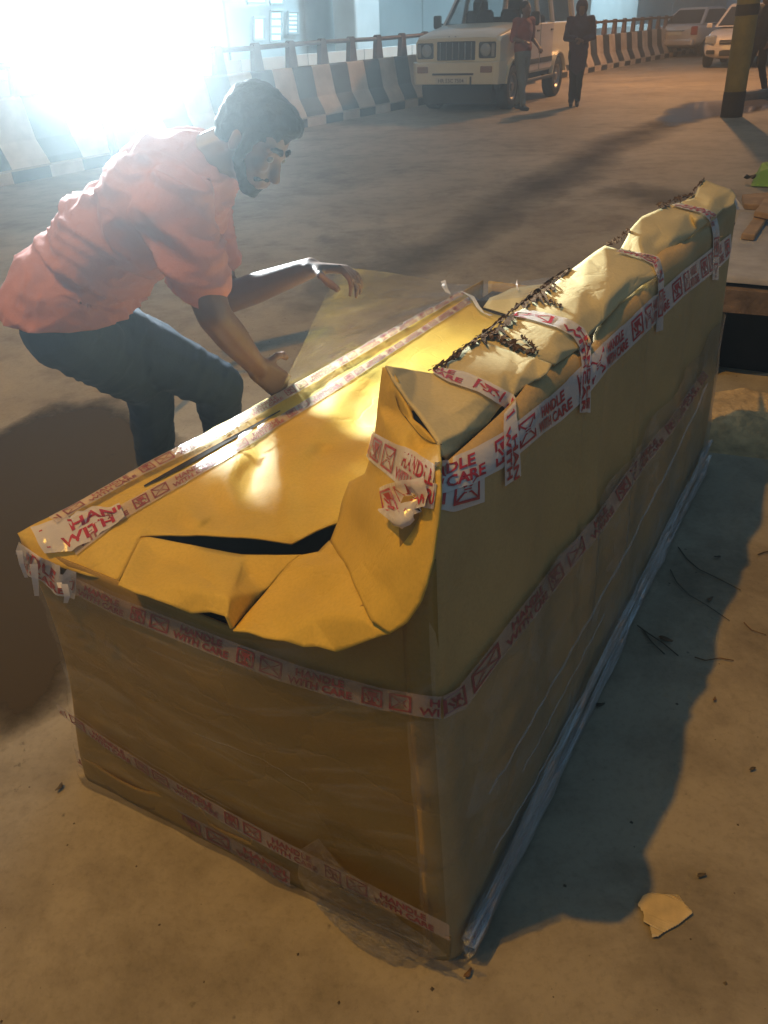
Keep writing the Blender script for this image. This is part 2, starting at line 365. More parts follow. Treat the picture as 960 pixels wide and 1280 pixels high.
# ------------------------------------------------------------------ striped crash barrier with pipe rail
BB = Vector((-1.076, 14.583, 0)); BD = Vector((2.263, 3.22, 0)).normalized(); BN = Vector((BD.y, -BD.x, 0))
def Bp(t, off, z): return BB + BD * t - BN * off + Vector((0, 0, z))
bar = thing('crash_barrier', 'long black and cream striped concrete crash barrier along the far edge of the road', 'barrier', BB)
def loc_obj(o, par):            # keep world coordinates while parenting to a translated empty
    o.parent = par; o.matrix_parent_inverse = Matrix.Translation(par.location).inverted(); return o
prof = [(0.0, 0.0), (0.0, 0.13), (0.035, 0.15), (0.06, 0.22), (0.17, 0.42), (0.235, 0.86), (0.25, 0.885), (0.38, 0.885), (0.42, 0.0)]
vs, fs, mi = [], [], []
t = -9.0; edges = [-9.0]
k0 = math.floor((-9.0 - 0.12) / 1.03)
for k in range(k0, 46):
    edges += [0.12 + 1.03 * k, 0.12 + 1.03 * k + 0.5]
edges = sorted({round(e, 3) for e in edges if e >= -9.0})
for e in edges:
    for j, (o_, z_) in enumerate(prof): vs.append(Bp(e + (0.06 * (0.9 - z_) if 2 <= j <= 7 else 0) + 0.008 * math.sin(e * 31 + z_ * 9), o_ + 0.004 * math.sin(e * 7), z_))
P_ = len(prof)
for i, (a, b) in enumerate(zip(edges, edges[1:])):
    blk = (((a + b) / 2 - 0.12) / 1.03) % 1.0 < 0.487
    for j in range(P_ - 1):
        fs.append((i * P_ + j, (i + 1) * P_ + j, (i + 1) * P_ + j + 1, i * P_ + j + 1))
        if j == 0: mi.append(1 if not blk else 0)
        elif j <= 1: mi.append(2)
        else: mi.append(1 if blk else 0)
b = raw('barrier_wall', vs, fs, [M_cream, M_black, M_concrete], None, False, None, mi); loc_obj(b, bar)
pm = MB(); pm.loft([[Vector((sx * wd, sy * 0.045, z)) for sx, sy in ((-1, -1), (1, -1), (1, 1), (-1, 1))] for wd, z in ((0.12, 0.87), (0.075, 1.16), (0.07, 1.25), (0.04, 1.27))])
post0 = None
for k in range(60):
    t = -8.4 + 0.86 * k
    if post0 is None: post0 = pm.build('rail_post', M_rail, bar)
    o = post0 if k == 0 else post0.copy()
    if k: COL.objects.link(o)
    o.parent = bar; o.location = BD * t - BN * 0.315 + Vector((0, 0, 0.0)); o.rotation_euler = (0, 0, math.atan2(BD.y, BD.x))
r_ = MB(); r_.tube([Bp(x, 0.31, 1.21 + 0.008 * math.sin(x * 1.7)) for x in range(-9, 45, 2)], 0.036, 10); loc_obj(r_.build('pipe_rail', M_rail, None, angle=40), bar)

# ------------------------------------------------------------------ far carriageway and flyover wall
M_wall = mat('flyover_concrete', (0.36, 0.42, 0.45), 0.85, var=0.16, scale=0.6, bump=0.2, bscale=8)
M_pier = mat('pale_pier_concrete', (0.56, 0.58, 0.60), 0.8, var=0.12, scale=0.8, bump=0.2, bscale=8)
M_dark = mat('dark_recess', (0.05, 0.07, 0.08), 0.8)
M_white = mat('whitewashed_parapet', (0.62, 0.64, 0.66), 0.8, var=0.12, scale=2)
M_glow = emis('lit_tube_glass', (0.80, 0.97, 1.0), 6.0)
M_glow2 = emis('lit_room_glass', (0.72, 0.93, 1.0), 1.6)
fw = thing('flyover_wall', 'tall blue grey concrete flyover wall beyond the striped barrier', 'wall', Bp(15, 11, 0))
wm = MB()
def frame_box(c0, c1, z0, z1, off, th):
    """box running along the barrier direction between t=c0..c1, at offset off, thickness th"""
    return [Bp(c0, off, z0), Bp(c1, off, z0), Bp(c1, off, z1), Bp(c0, off, z1)], -BN * th
panel0 = None
for k in range(22):              # precast panels with open joints
    a = -14 + 4.0 * k
    m_ = MB(); m_.prism(*frame_box(a + 0.03, a + 3.97, 0, 3.4, 11 + 0.02 * (k % 3), 0.4)); loc_obj(m_.build('wall_panel', M_wall), fw)
    m_ = MB(); m_.prism(*frame_box(a + 0.03, a + 3.97, 3.44, 8.5, 11.0 + 0.02 * ((k + 1) % 3), 0.4)); loc_obj(m_.build('wall_panel', M_wall), fw)
m_ = MB(); m_.prism(*frame_box(-16, 76, 0, 8.5, 11.45, 0.3)); loc_obj(m_.build('backing', M_dark), fw)
def pier(name, t0, wd, off, dep, label):
    p_ = thing(name, label, 'pier', Bp(t0 + wd / 2, off, 0), group=None)
    m_ = MB(); m_.prism(*frame_box(t0, t0 + wd, 0, 9, off, dep)); o = m_.build('shaft', M_pier); loc_obj(o, p_)
    bv = o.modifiers.new('bevel', 'BEVEL'); bv.width = 0.08; bv.segments = 2
    m_ = MB(); m_.prism(*frame_box(t0 - 0.12, t0 + wd + 0.12, 0, 0.5, off - 0.1, dep + 0.2)); loc_obj(m_.build('plinth', M_wall), p_)
def t_at(px, off):
    q = gpl(px, 40, BB - BN * off, BN); return (q - BB).dot(BD)
pier('flyover_pier', t_at(446, 8.6), t_at(476, 8.6) - t_at(446, 8.6), 8.6, 1.0, 'pale concrete flyover pier rising behind the rail left of the white jeep')
pier('flyover_pier', t_at(736, 8.0), t_at(794, 8.0) - t_at(736, 8.0), 8.0, 1.1, 'broad pale concrete pier between the hooded person and the silver sedan')
pier('flyover_pier', t_at(250, 9.0), t_at(282, 9.0) - t_at(250, 9.0), 9.0, 1.0, 'pale concrete pier almost lost in the glare of the floodlight')
pp = thing('low_parapet', 'low whitewashed parapet seen through the gaps under the pipe rail', 'parapet', Bp(4, 5.0, 0))
for k in range(16):
    m_ = MB(); m_.prism(*frame_box(-6 + 2.5 * k + 0.02, -6 + 2.5 * k + 2.48, 0, 0.84, 5.0, 0.2)); loc_obj(m_.build('block', M_white), pp)
def lit(name, x0, x1, y0, y1, off, label, cat, bars=0, g=M_glow2):
    o = thing(name, label, cat, (gpl((x0 + x1) / 2, y1, BB - BN * off, BN)))
    q = [gpl(x, y, BB - BN * off, BN) for x, y in ((x0, y1), (x1, y1), (x1, y0), (x0, y0))]
    m_ = MB(); m_.prism(q, -BN * 0.03); loc_obj(m_.build('lit_pane', g), o)
    m_ = MB(); c = sum(q, Vector()) / 4
    for i in range(4):
        a, b2 = q[i], q[(i + 1) % 4]; m_.cyl(a + BN * 0.03, b2 + BN * 0.03, 0.05, n=6)
    loc_obj(m_.build('frame', M_wall), o)
    for k in range(bars):
        f = (k + 1) / (bars + 1); m_ = MB(); m_.cyl(q[0].lerp(q[3], f) + BN * 0.03, q[1].lerp(q[2], f) + BN * 0.03, 0.03, n=6); loc_obj(m_.build('bar', M_wall), o)
lit('lit_doorway', 337, 352, 14, 52, 10.9, 'tall lit doorway in the flyover wall left of the grid window', 'doorway', 3)
lit('lit_window', 359, 372, 15, 42, 10.9, 'small lit grid window in the flyover wall', 'window', 4)
lit('lit_opening', 316, 330, 22, 50, 10.9, 'glowing opening in the flyover wall beside the lit doorway', 'opening', 0)
lit('tube_light', 308, 331, -4, 4, 10.6, 'white tube light at the top of the wall above the glowing opening', 'light', 0, M_glow)
lit('tube_light', 337, 353, -6, 5, 10.6, 'white tube light at the top of the wall above the lit doorway', 'light', 0, M_glow)

# ------------------------------------------------------------------ glaring work light (a lit lamp in the photograph)
M_lampbody = mat('lamp_black_metal', (0.03, 0.03, 0.035), 0.5, 0.6)
FLP = gy(108, 4, 3.5)
aim = Vector((0.18, 1.3, 1.2)); fd = (aim - FLP).normalized()
fl = thing('work_light', 'glaring white work light on a tripod behind the bending man', 'lamp', (FLP.x, FLP.y, 0))
fq = fd.to_track_quat('-Y', 'Z').to_matrix()
m_ = MB(); m_.box(FLP - fd * 0.07, (0.44, 0.10, 0.32), fq, 0.02); loc_obj(m_.build('lamp_head', M_lampbody), fl)
m_ = MB(); m_.box(FLP + fd * 0.0, (0.39, 0.02, 0.27), fq); loc_obj(m_.build('lamp_glass', emis('work_light_glass', (0.86, 0.97, 1.0), 60.0)), fl)
m_ = MB(); m_.cyl((FLP.x, FLP.y, 0.62), FLP - fd * 0.07 - Vector((0, 0, 0.2)), 0.02); loc_obj(m_.build('pole', M_lampbody), fl)
for a in (0.5, 2.6, 4.7):
    m_ = MB(); m_.cyl((FLP.x, FLP.y, 0.72), (FLP.x + 0.5 * math.cos(a), FLP.y + 0.5 * math.sin(a), 0.01), 0.015); loc_obj(m_.build('leg', M_lampbody), fl)
FLAMP = lamp('work_light_beam', FLP + fd * 0.06, 1000, (0.84, 0.96, 1.0), 0.10, aim, math.radians(72), 0.95)

# ------------------------------------------------------------------ vehicles
M_cream_car = mat('cream_car_paint', (0.76, 0.72, 0.56), 0.3, var=0.05, scale=3, coat=0.6)
M_silver = mat('silver_car_paint', (0.58, 0.55, 0.54), 0.34, 0.2, var=0.05, coat=0.6)
M_white_car = mat('pearl_car_paint', (0.62, 0.58, 0.55), 0.32, 0.1, var=0.05, coat=0.6)
M_rubber = mat('tyre_rubber', (0.02, 0.02, 0.022), 0.85, bump=0.2)
M_trim = mat('black_car_trim', (0.02, 0.022, 0.025), 0.55)
M_chrome = mat('chrome', (0.75, 0.75, 0.75), 0.15, 1.0)
M_rim = mat('steel_rim', (0.32, 0.32, 0.33), 0.4, 0.7)
M_seatc = mat('dark_car_seat', (0.025, 0.025, 0.03), 0.9)
M_lens = mat('headlamp_lens', (0.45, 0.47, 0.48), 0.08, 0.4, coat=1.0)
M_amber = mat('amber_lens', (0.28, 0.13, 0.05), 0.25, coat=1.0)
M_redlens = mat('red_tail_lens', (0.30, 0.02, 0.02), 0.2, coat=1.0)
M_plate = mat('number_plate', (0.62, 0.60, 0.50), 0.5)
def glass_mat(name, a, col=(0.02, 0.03, 0.035)):
    m, n, p = nt(name); out = n.nodes['Material Output']
    p.inputs['Base Color'].default_value = (*col, 1); p.inputs['Roughness'].default_value = 0.05
    tc = N(n, 'ShaderNodeTexCoord'); nz = N(n, 'ShaderNodeTexNoise', i_Scale=3.0, i_Detail=4.0); n.links.new(tc.outputs['Object'], nz.inputs['Vector'])
    r = ramp(n, nz.outputs['Fac'], [(0.3, (a, a, a)), (0.7, (a + 0.08,) * 3)])
    tr = N(n, 'ShaderNodeBsdfTransparent'); mx = N(n, 'ShaderNodeMixShader')
    n.links.new(r.outputs[0], mx.inputs[0]); n.links.new(tr.outputs[0], mx.inputs[1]); n.links.new(p.outputs[0], mx.inputs[2]); n.links.new(mx.outputs[0], out.inputs[0])
    return m
M_glass = glass_mat('window_glass', 0.12)
M_tint = glass_mat('dark_car_glass', 0.9, (0.03, 0.035, 0.045))
M_ink = mat('black_plate_ink', (0.02, 0.02, 0.02), 0.6)
def plate_text(body, par, c, wd, ht, up=(0, 0, 1), right=(1, 0, 0), nrm=(0, -1, 0), m=None):
    vs, fs = text_polys(body, 0.012); c, up, right, nrm = map(Vector, (c, up, right, nrm))
    o = raw('plate_text', [c + right * ((x - 0.5) * wd) + up * ((y - 0.5) * ht) + nrm * 0.004 for x, y in vs], fs, m or M_ink, par); o['kind'] = 'stuff'; return o
def wheel(par, x, y, r, wd, side):
    a = Vector((side, 0, 0)); c = Vector((x, y, r))
    m_ = MB(); h = wd / 2
    m_.lathe(c, a, [(r * 0.62, -h), (r * 0.93, -h), (r, -h * 0.72), (r, h * 0.72), (r * 0.93, h), (r * 0.62, h), (r * 0.6, h * 0.4)], 24)
    t_ = m_.build('tyre', M_rubber, par, angle=40)
    m_ = MB(); m_.lathe(c, a, [(r * 0.6, -h * 0.5), (r * 0.61, h * 0.86), (r * 0.54, h * 0.8), (r * 0.48, h * 0.45), (r * 0.2, h * 0.6), (r * 0.17, h * 0.85), (r * 0.05, h * 0.9)], 20)
    m_.build('rim', M_rim, t_, angle=30)
    return t_

def make_jeep():
    p = thing('offroad_car', 'boxy cream and white off-road car parked facing the camera beside the striped barrier', 'car', (1.61, 15.91, 0), math.atan2(-0.49, 0.872))
    def arc(cy, r, a0, a1, n=9): return [(cy + r * math.cos(a0 + (a1 - a0) * k / n), 0.37 + r * math.sin(a0 + (a1 - a0) * k / n)) for k in range(n + 1)]
    prof_ = [(0.12, 0.80), (0.10, 1.13), (0.20, 1.19), (1.28, 1.33), (1.30, 1.34), (4.50, 1.34), (4.54, 1.2), (4.54, 0.52)]
    prof_ += arc(3.46, 0.44, math.radians(20), math.radians(160)) + arc(0.78, 0.44, math.radians(20), math.radians(160)) + [(0.12, 0.60)]
    m_ = MB(); m_.prism([Vector((-0.82, y, z)) for y, z in prof_], (1.64, 0, 0)); o = m_.build('body', M_cream_car, p)
    bv = o.modifiers.new('bevel', 'BEVEL'); bv.width = 0.03; bv.segments = 2; bv.limit_method = 'ANGLE'
    # bonnet, proud, with raised centre
    m_ = MB(); m_.loft([[Vector((x, y, z)) for x, z in ((-hw, z0), (hw, z0), (hw * 0.97, z1), (hw * 0.55, z2), (-hw * 0.55, z2), (-hw * 0.97, z1))] for y, hw, z0, z1, z2 in ((0.07, 0.77, 1.12, 1.17, 1.185), (0.16, 0.785, 1.14, 1.215, 1.235), (1.22, 0.79, 1.30, 1.365, 1.385))])
    m_.build('bonnet', M_cream_car, p, angle=35)
    m_ = MB(); m_.box((0, 0.35, 0.30), (1.3, 0.3, 0.34)).box((0, 2.1, 0.46), (1.5, 3.6, 0.2)); m_.build('chassis', M_rubber, p)
    # bumper: cream lower mask
    m_ = MB(); m_.loft([[Vector((x, y, z)) for x, z in ((-hw, z0), (hw, z0), (hw * 1.02, z1), (hw * 1.02, z2), (-hw * 1.02, z2), (-hw * 1.02, z1))] for y, hw, z0, z1, z2 in ((-0.02, 0.74, 0.47, 0.56, 0.80), (0.04, 0.82, 0.46, 0.56, 0.82), (0.30, 0.86, 0.46, 0.56, 0.82))])
    bp = m_.build('bumper', M_cream_car, p, angle=35)
    m_ = MB(); m_.box((-0.02, -0.024, 0.628), (0.80, 0.02, 0.03)).box((0.33, -0.024, 0.525), (0.03, 0.02, 0.13)); m_.build('bumper_slot', M_trim, bp)
    pl = MB().box((-0.05, -0.026, 0.525), (0.62, 0.012, 0.105), None, 0.004).build('number_plate', M_plate, bp)
    plate_text('HR 55C 7504', pl, (-0.05, -0.032, 0.525), 0.50, 0.062)
    for s in (-1, 1):
        f = MB().box((s * 0.62, -0.022, 0.70), (0.22, 0.03, 0.10), None, 0.01).build('fog_lamp', M_amber, bp)
        MB().box((s * 0.60, -0.02, 0.535), (0.2, 0.024, 0.03)).build('vent_slot', M_cream_car, bp)
    # front mask with grille
    m_ = MB(); m_.box((0, 0.10, 0.98), (1.58, 0.06, 0.34), None, 0.02); m_.build('front_mask', M_cream_car, p)
    g = MB().box((0, 0.066, 0.985), (0.74, 0.02, 0.29), None, 0.012).build('grille', M_trim, p)
    for k in range(6): MB().box((-0.30 + 0.12 * k, 0.052, 0.985), (0.022, 0.016, 0.26), None, 0.004).build('grille_bar', M_chrome, g)
    for s in (-1, 1):
        h = MB().box((s * 0.60, 0.064, 0.99), (0.32, 0.03, 0.245), None, 0.02).build('headlight', M_trim, p)
        MB().lathe((s * 0.57, 0.06, 0.995), (0, -1, 0), [(0.1, 0), (0.1, 0.012), (0.07, 0.024), (0.02, 0.03)], 18).build('lens', M_lens, h, smooth=True)
        MB().box((s * 0.71, 0.052, 0.99), (0.06, 0.016, 0.2), None, 0.006).build('indicator', M_lens, h)
        MB().box((s * 0.06 - 0.03, -0.03, 1.205), (0.0001 + 0.02, 0.01, 0.01)).build('bonnet_clip', M_trim, p)
    # cabin
    fr = MB()
    for s in (-1, 1):
        for a, b, r in (((0.78, 1.28, 1.33), (0.66, 1.74, 1.86), 0.04), ((0.79, 2.22, 1.33), (0.68, 2.24, 1.86), 0.045), ((0.79, 3.08, 1.33), (0.68, 3.08, 1.86), 0.05), ((0.79, 4.46, 1.33), (0.70, 4.42, 1.86), 0.06)):
            fr.cyl((s * a[0], a[1], a[2]), (s * b[0], b[1], b[2]), r, n=8)
        fr.cyl((s * 0.66, 1.74, 1.86), (s * 0.70, 4.42, 1.86), 0.04, n=8)
    fr.cyl((-0.66, 1.74, 1.86), (0.66, 1.74, 1.86), 0.045, n=8).cyl((-0.70, 4.42, 1.86), (0.70, 4.42, 1.86), 0.045, n=8)
    fr.build('cabin_frame', M_white_car, p)
    MB().box((0, 3.08, 1.905), (1.42, 2.74, 0.06), None, 0.025).build('roof', M_cream_car, p)
    m_ = MB(); m_.cyl((-0.70, 1.27, 1.345), (0.70, 1.27, 1.345), 0.035, n=8)
    for s in (-1, 1): m_.cyl((s * 0.74, 1.28, 1.35), (s * 0.63, 1.72, 1.84), 0.028, n=8)
    m_.cyl((-0.63, 1.70, 1.83), (0.63, 1.70, 1.83), 0.03, n=8).cyl((-0.16, 1.30, 1.36), (-0.13, 1.70, 1.83), 0.022, n=8); m_.build('windscreen_seal', M_trim, p)
    ws = MB().prism([Vector(v) for v in ((-0.74, 1.28, 1.36), (0.74, 1.28, 1.36), (0.63, 1.71, 1.83), (-0.63, 1.71, 1.83))], (0, 0.006, 0.004)).build('windscreen', M_glass, p)
    for x in (-0.35, 0.3): MB().cyl((x, 1.24, 1.375), (x + 0.32, 1.275, 1.40), 0.01, n=6).build('wiper', M_trim, ws)
    for s in (-1, 1):
        for (y0, y1, z0, z1, nm) in ((1.36, 2.2, 0.56, 1.33, 'door'), (2.26, 3.04, 0.56, 1.33, 'door')):
            lo = y0 + 0.05
            dr = MB().box((s * 0.825, (y0 + y1) / 2, (z0 + z1) / 2), (0.024, y1 - y0, z1 - z0), None, 0.008).build(nm, M_white_car, p)
            MB().box((s * 0.842, y1 - 0.12, 1.22), (0.02, 0.13, 0.03), None, 0.005).build('handle', M_trim, dr)
            MB().box((s * 0.842, (y0 + y1) / 2, 0.72), (0.014, y1 - y0 - 0.02, 0.09), None, 0.004).build('moulding', M_trim, dr)
        MB().prism([Vector((s * 0.785, 1.42, 1.35)), Vector((s * 0.785, 2.18, 1.35)), Vector((s * 0.685, 2.2, 1.83)), Vector((s * 0.685, 1.80, 1.83))], (s * 0.005, 0, 0)).build('side_window', M_glass, p)
        MB().prism([Vector((s * 0.785, 2.28, 1.35)), Vector((s * 0.785, 3.02, 1.35)), Vector((s * 0.685, 3.02, 1.83)), Vector((s * 0.685, 2.3, 1.83))], (s * 0.005, 0, 0)).build('side_window', M_glass, p)
        MB().prism([Vector((s * 0.785, 3.14, 1.35)), Vector((s * 0.785, 4.38, 1.35)), Vector((s * 0.695, 4.36, 1.83)), Vector((s * 0.685, 3.14, 1.83))], (s * 0.005, 0, 0)).build('side_window', M_glass, p)
        MB().cyl((s * 0.90, 1.28, 0.42), (s * 0.90, 2.95, 0.42), 0.035, n=8).cyl((s * 0.90, 1.5, 0.42), (s * 0.6, 1.5, 0.46), 0.025, n=8).cyl((s * 0.90, 2.7, 0.42), (s * 0.6, 2.7, 0.46), 0.025, n=8).build('step_bar', M_trim, p)
        mr = MB().box((s * 0.98, 1.42, 1.42), (0.17, 0.06, 0.22), None, 0.03, 2).cyl((s * 0.80, 1.45, 1.36), (s * 0.95, 1.43, 1.40), 0.016, n=6).build('wing_mirror', M_trim, p)
        for y in (0.78, 3.46):
            wheel(p, s * 0.74, y, 0.37, 0.23, s)
            m_ = MB(); pts = [(y + 0.47 * math.cos(a), 0.37 + 0.47 * math.sin(a)) for a in [math.radians(10 + 16 * k) for k in range(11)]]
            m_.loft([[Vector((s * 0.80, yy, zz)), Vector((s * 0.885, yy, zz)), Vector((s * 0.885, yy * 0.93 + y * 0.07, zz * 0.93 + 0.37 * 0.07)), Vector((s * 0.80, yy * 0.93 + y * 0.07, zz * 0.93 + 0.37 * 0.07))] for yy, zz in pts])
            m_.build('wheel_arch', M_cream_car, p)
    MB().prism([Vector(v) for v in ((-0.74, 4.48, 1.36), (0.74, 4.48, 1.36), (0.66, 4.42, 1.83), (-0.66, 4.42, 1.83))], (0, 0.006, 0.0)).build('rear_window', M_glass, p)
    MB().box((0, 1.42, 1.30), (1.5, 0.36, 0.16), None, 0.03).build('dashboard', M_seatc, p)
    m_ = MB(); c = Vector((0.37, 1.70, 1.42))
    pts = [c + Vector((0.18 * math.cos(a), 0.09 * math.sin(a), 0.16 * math.sin(a))) for a in [2 * math.pi * k / 16 for k in range(17)]]
    m_.tube(pts, 0.014, 6).build('steering_wheel', M_trim, p)
    for x in (-0.36, 0.36):
        MB().box((x, 2.05, 1.28), (0.56, 0.14, 0.62), None, 0.05).box((x, 2.07, 1.66), (0.30, 0.1, 0.2), None, 0.04).build('seat_back', M_seatc, p)
    MB().box((0, 3.0, 1.22), (1.3, 0.14, 0.5), None, 0.05).build('rear_seat', M_seatc, p)
    return p
make_jeep()

def make_car(name, label, loc, rz, paint, st, gh, r=0.30, wy=(0.8, 3.3), front=True):
    """st: stations (y, half width, z bottom, z belt); gh: greenhouse (y0,y1 at belt; y0r,y1r at roof; z roof)"""
    p = thing(name, label, 'car', loc, rz)
    rings = []
    for y, hw, zb, zt in st:
        h = zt - zb
        rings.append([Vector((x, y, z)) for x, z in ((-hw * .9, zb), (hw * .9, zb), (hw, zb + h * .25), (hw * 1.01, zb + h * .6), (hw * .96, zb + h * .9), (hw * .84, zt), (-hw * .84, zt), (-hw * .96, zb + h * .9), (-hw * 1.01, zb + h * .6), (-hw, zb + h * .25))])
    b = MB().loft(rings).build('body', paint, p, angle=50)
    sb = b.modifiers.new('round', 'SUBSURF'); sb.levels = 1; sb.render_levels = 1
    y0, y1, r0, r1, zr, zb = gh; HW = st[len(st) // 2][1]
    b0 = [Vector((-HW * .86, y0, zb)), Vector((HW * .86, y0, zb)), Vector((HW * .86, y1, zb)), Vector((-HW * .86, y1, zb))]
    b1 = [Vector((-HW * .64, r0, zr)), Vector((HW * .64, r0, zr)), Vector((HW * .64, r1, zr)), Vector((-HW * .64, r1, zr))]
    b2 = [Vector((x.x * .9, (x.y - (r0 + r1) / 2) * .9 + (r0 + r1) / 2, zr + 0.05)) for x in b1]
    MB().loft([b0, b1, b2]).build('roof', paint, p, angle=20)
    for i, nm in ((0, 'windscreen' if front else 'rear_window'), (2, 'rear_window' if front else 'windscreen'), (1, 'side_window'), (3, 'side_window')):
        q = [b0[i], b0[(i + 1) % 4], b1[(i + 1) % 4], b1[i]]; c = sum(q, Vector()) / 4
        nrm = (q[1] - q[0]).cross(q[3] - q[0]).normalized()
        if nrm.dot(c - Vector((0, (y0 + y1) / 2, zb))) < 0: nrm = -nrm
        q = [c + (v - c) * 0.88 for v in q]
        MB().prism([v + nrm * 0.004 for v in q], nrm * 0.008).build(nm, M_tint, p)
    for s in (-1, 1):
        for y in wy: wheel(p, s * (HW - 0.11), y, r, 0.19, s)
    return p, st
# silver sedan seen from behind
rz = math.atan2(-0.735, 0.68)
p, _ = make_car('sedan_car', 'silver sedan seen from behind with red tail lamps, beside the end of the barrier', (10.88, 31.4, 0), rz, M_silver,
    [(0.0, 0.72, 0.42, 0.92), (0.08, 0.82, 0.30, 1.0), (0.6, 0.85, 0.24, 1.02), (1.5, 0.86, 0.2, 0.98), (3.0, 0.86, 0.2, 0.95), (4.1, 0.8, 0.24, 0.78), (4.35, 0.66, 0.34, 0.66)],
    (0.42, 3.3, 1.05, 2.35, 1.42, 0.98), wy=(0.75, 3.35), front=False)
for s in (-1, 1):
    MB().box((s * 0.69, 0.045, 0.80), (0.22, 0.10, 0.26), Matrix.Rotation(s * 0.3, 3, 'Z'), 0.03, 2).build('tail_lamp', M_redlens, p)
    MB().box((s * 0.93, 2.95, 1.0), (0.14, 0.1, 0.12), None, 0.03, 2).build('wing_mirror', M_silver, p)
pl = MB().box((0, -0.015, 0.72), (0.5, 0.02, 0.11), None, 0.004).build('number_plate', M_plate, p)
MB().box((0, -0.01, 0.80), (0.72, 0.03, 0.03), None, 0.01).build('boot_trim', M_chrome, p)
MB().box((0, -0.04, 0.46), (1.5, 0.18, 0.2), None, 0.06, 2).build('bumper', M_silver, p)
# pale hatchback facing the camera
X = Vector((0.84, -0.54)); rz = math.atan2(X.y, X.x); o0 = gz(873, 86)
oc = Vector((o0.x, o0.y)) + X * 0.8
p, _ = make_car('hatchback_car', 'pale hatchback facing the camera, half hidden by the striped column', (oc.x, oc.y, 0), rz, M_white_car,
    [(0.0, 0.64, 0.3, 0.72), (0.12, 0.78, 0.22, 0.80), (0.5, 0.82, 0.2, 0.90), (1.1, 0.83, 0.2, 1.0), (2.4, 0.83, 0.2, 1.02), (3.4, 0.81, 0.24, 1.02), (3.75, 0.7, 0.32, 0.95)],
    (0.85, 3.55, 1.55, 3.2, 1.47, 0.98), r=0.29, wy=(0.68, 3.05))
for s in (-1, 1):
    h = MB().box((s * 0.60, 0.07, 0.70), (0.32, 0.14, 0.20), Matrix.Rotation(s * 0.45, 3, 'Z'), 0.04, 2).build('headlight', M_lens, p)
    MB().box((s * 0.55, -0.0, 0.40), (0.22, 0.1, 0.1), Matrix.Rotation(s * 0.3, 3, 'Z'), 0.02).build('fog_lamp', M_trim, p)
    MB().box((s * 0.92, 1.15, 1.02), (0.16, 0.08, 0.12), None, 0.03, 2).build('wing_mirror', M_white_car, p)
g = MB().box((0, 0.0, 0.64), (0.70, 0.06, 0.10), None, 0.02).build('grille', M_trim, p)
MB().box((0, -0.02, 0.635), (0.66, 0.05, 0.02)).build('grille_bar', M_chrome, g)
MB().box((0, -0.01, 0.37), (0.62, 0.06, 0.13), None, 0.02).build('air_intake', M_trim, p)
MB().box((0, -0.03, 0.505), (0.5, 0.03, 0.11), None, 0.005).build('number_plate', M_plate, p)

# ------------------------------------------------------------------ the wrapped sofa parcel
sofa = thing('wrapped_sofa', 'large sofa shaped parcel wrapped in torn yellow kraft board, printed tape and stretch film', 'parcel', Lw(1.1, 0.5, 0))
SOFA_TRIS = []                                   # opaque surfaces the tape is laid on
def reg(o):
    me = o.data; me.calc_loop_triangles(); SOFA_TRIS.append(([v.co.copy() for v in me.vertices], [tuple(t.vertices) for t in me.loop_triangles]))
    return loc_obj(o, sofa)
def patch(name, outline, inner, m, cuts=5, smooth=2, amp=0.004, nsc=9.0, seed=0, thick=0.004, creases=(), keep=True):
    """faceted board: control points (px, py, height) are joined to flat facets, softened and given thickness"""
    pts = list(outline) + list(inner); n = len(outline)
    e = [(i, (i + 1) % n) for i in range(n)] + list(creases)
    r = delaunay_2d_cdt([Vector((p[0], p[1])) for p in pts], e, [], 1, 1e-4)
    src = [s[0] if s else 0 for s in r[3]]
    bm = bmesh.new()
    def place(x, y, h): return gpl(x, y, Lw(h[1], 0, 0), TD) if isinstance(h, tuple) else gz(x, y, h)
    V = [bm.verts.new(place(r[0][i].x, r[0][i].y, pts[src[i]][2])) for i in range(len(r[0]))]
    for f in r[2]: bm.faces.new([V[k] for k in f])
    cr = {frozenset((a, b)) for a, b in creases}
    bmesh.ops.subdivide_edges(bm, edges=bm.edges[:], cuts=cuts, use_grid_fill=True)
    bmesh.ops.triangulate(bm, faces=bm.faces[:])
    for _ in range(smooth):
        vv = [v for v in bm.verts if not v.is_boundary]
        bmesh.ops.smooth_vert(bm, verts=vv, factor=0.5, use_axis_x=True, use_axis_y=True, use_axis_z=True)
    bm.normal_update()
    for f in bm.faces:
        if f.normal.dot(CAM - f.calc_center_median()) < 0: f.normal_flip()
    bm.normal_update()
    for v in bm.verts:
        v.co += v.normal * (amp * vnoise(v.co, nsc, seed) + amp * 0.4 * vnoise(v.co, nsc * 2.7, seed + 3))
    bm.normal_update()
    me = bpy.data.meshes.new(name); bm.to_mesh(me); bm.free()
    me.polygons.foreach_set('use_smooth', [True] * len(me.polygons)); me.update()
    o = link(name, me, m)
    if keep: reg(o)
    else: loc_obj(o, sofa)
    if thick:
        sl = o.modifiers.new('thickness', 'SOLIDIFY'); sl.thickness = thick; sl.offset = -1
    return o
def grid_surf(name, fn, nu, nv, m, keep=True, par=None, thick=0.004, flip=False):
    vs = [fn(i / nu, j / nv) for j in range(nv + 1) for i in range(nu + 1)]
    fs = [(j * (nu + 1) + i, j * (nu + 1) + i + 1, (j + 1) * (nu + 1) + i + 1, (j + 1) * (nu + 1) + i) for j in range(nv) for i in range(nu)]
    if flip: fs = [f[::-1] for f in fs]
    uv = [(i / nu, j / nv) for j in range(nv + 1) for i in range(nu + 1)]
    o = raw(name, vs, fs, m, None, True, uv)
    if keep: reg(o)
    else: loc_obj(o, par or sofa)
    if thick:
        sl = o.modifiers.new('thickness', 'SOLIDIFY'); sl.thickness = thick; sl.offset = -1
    return o
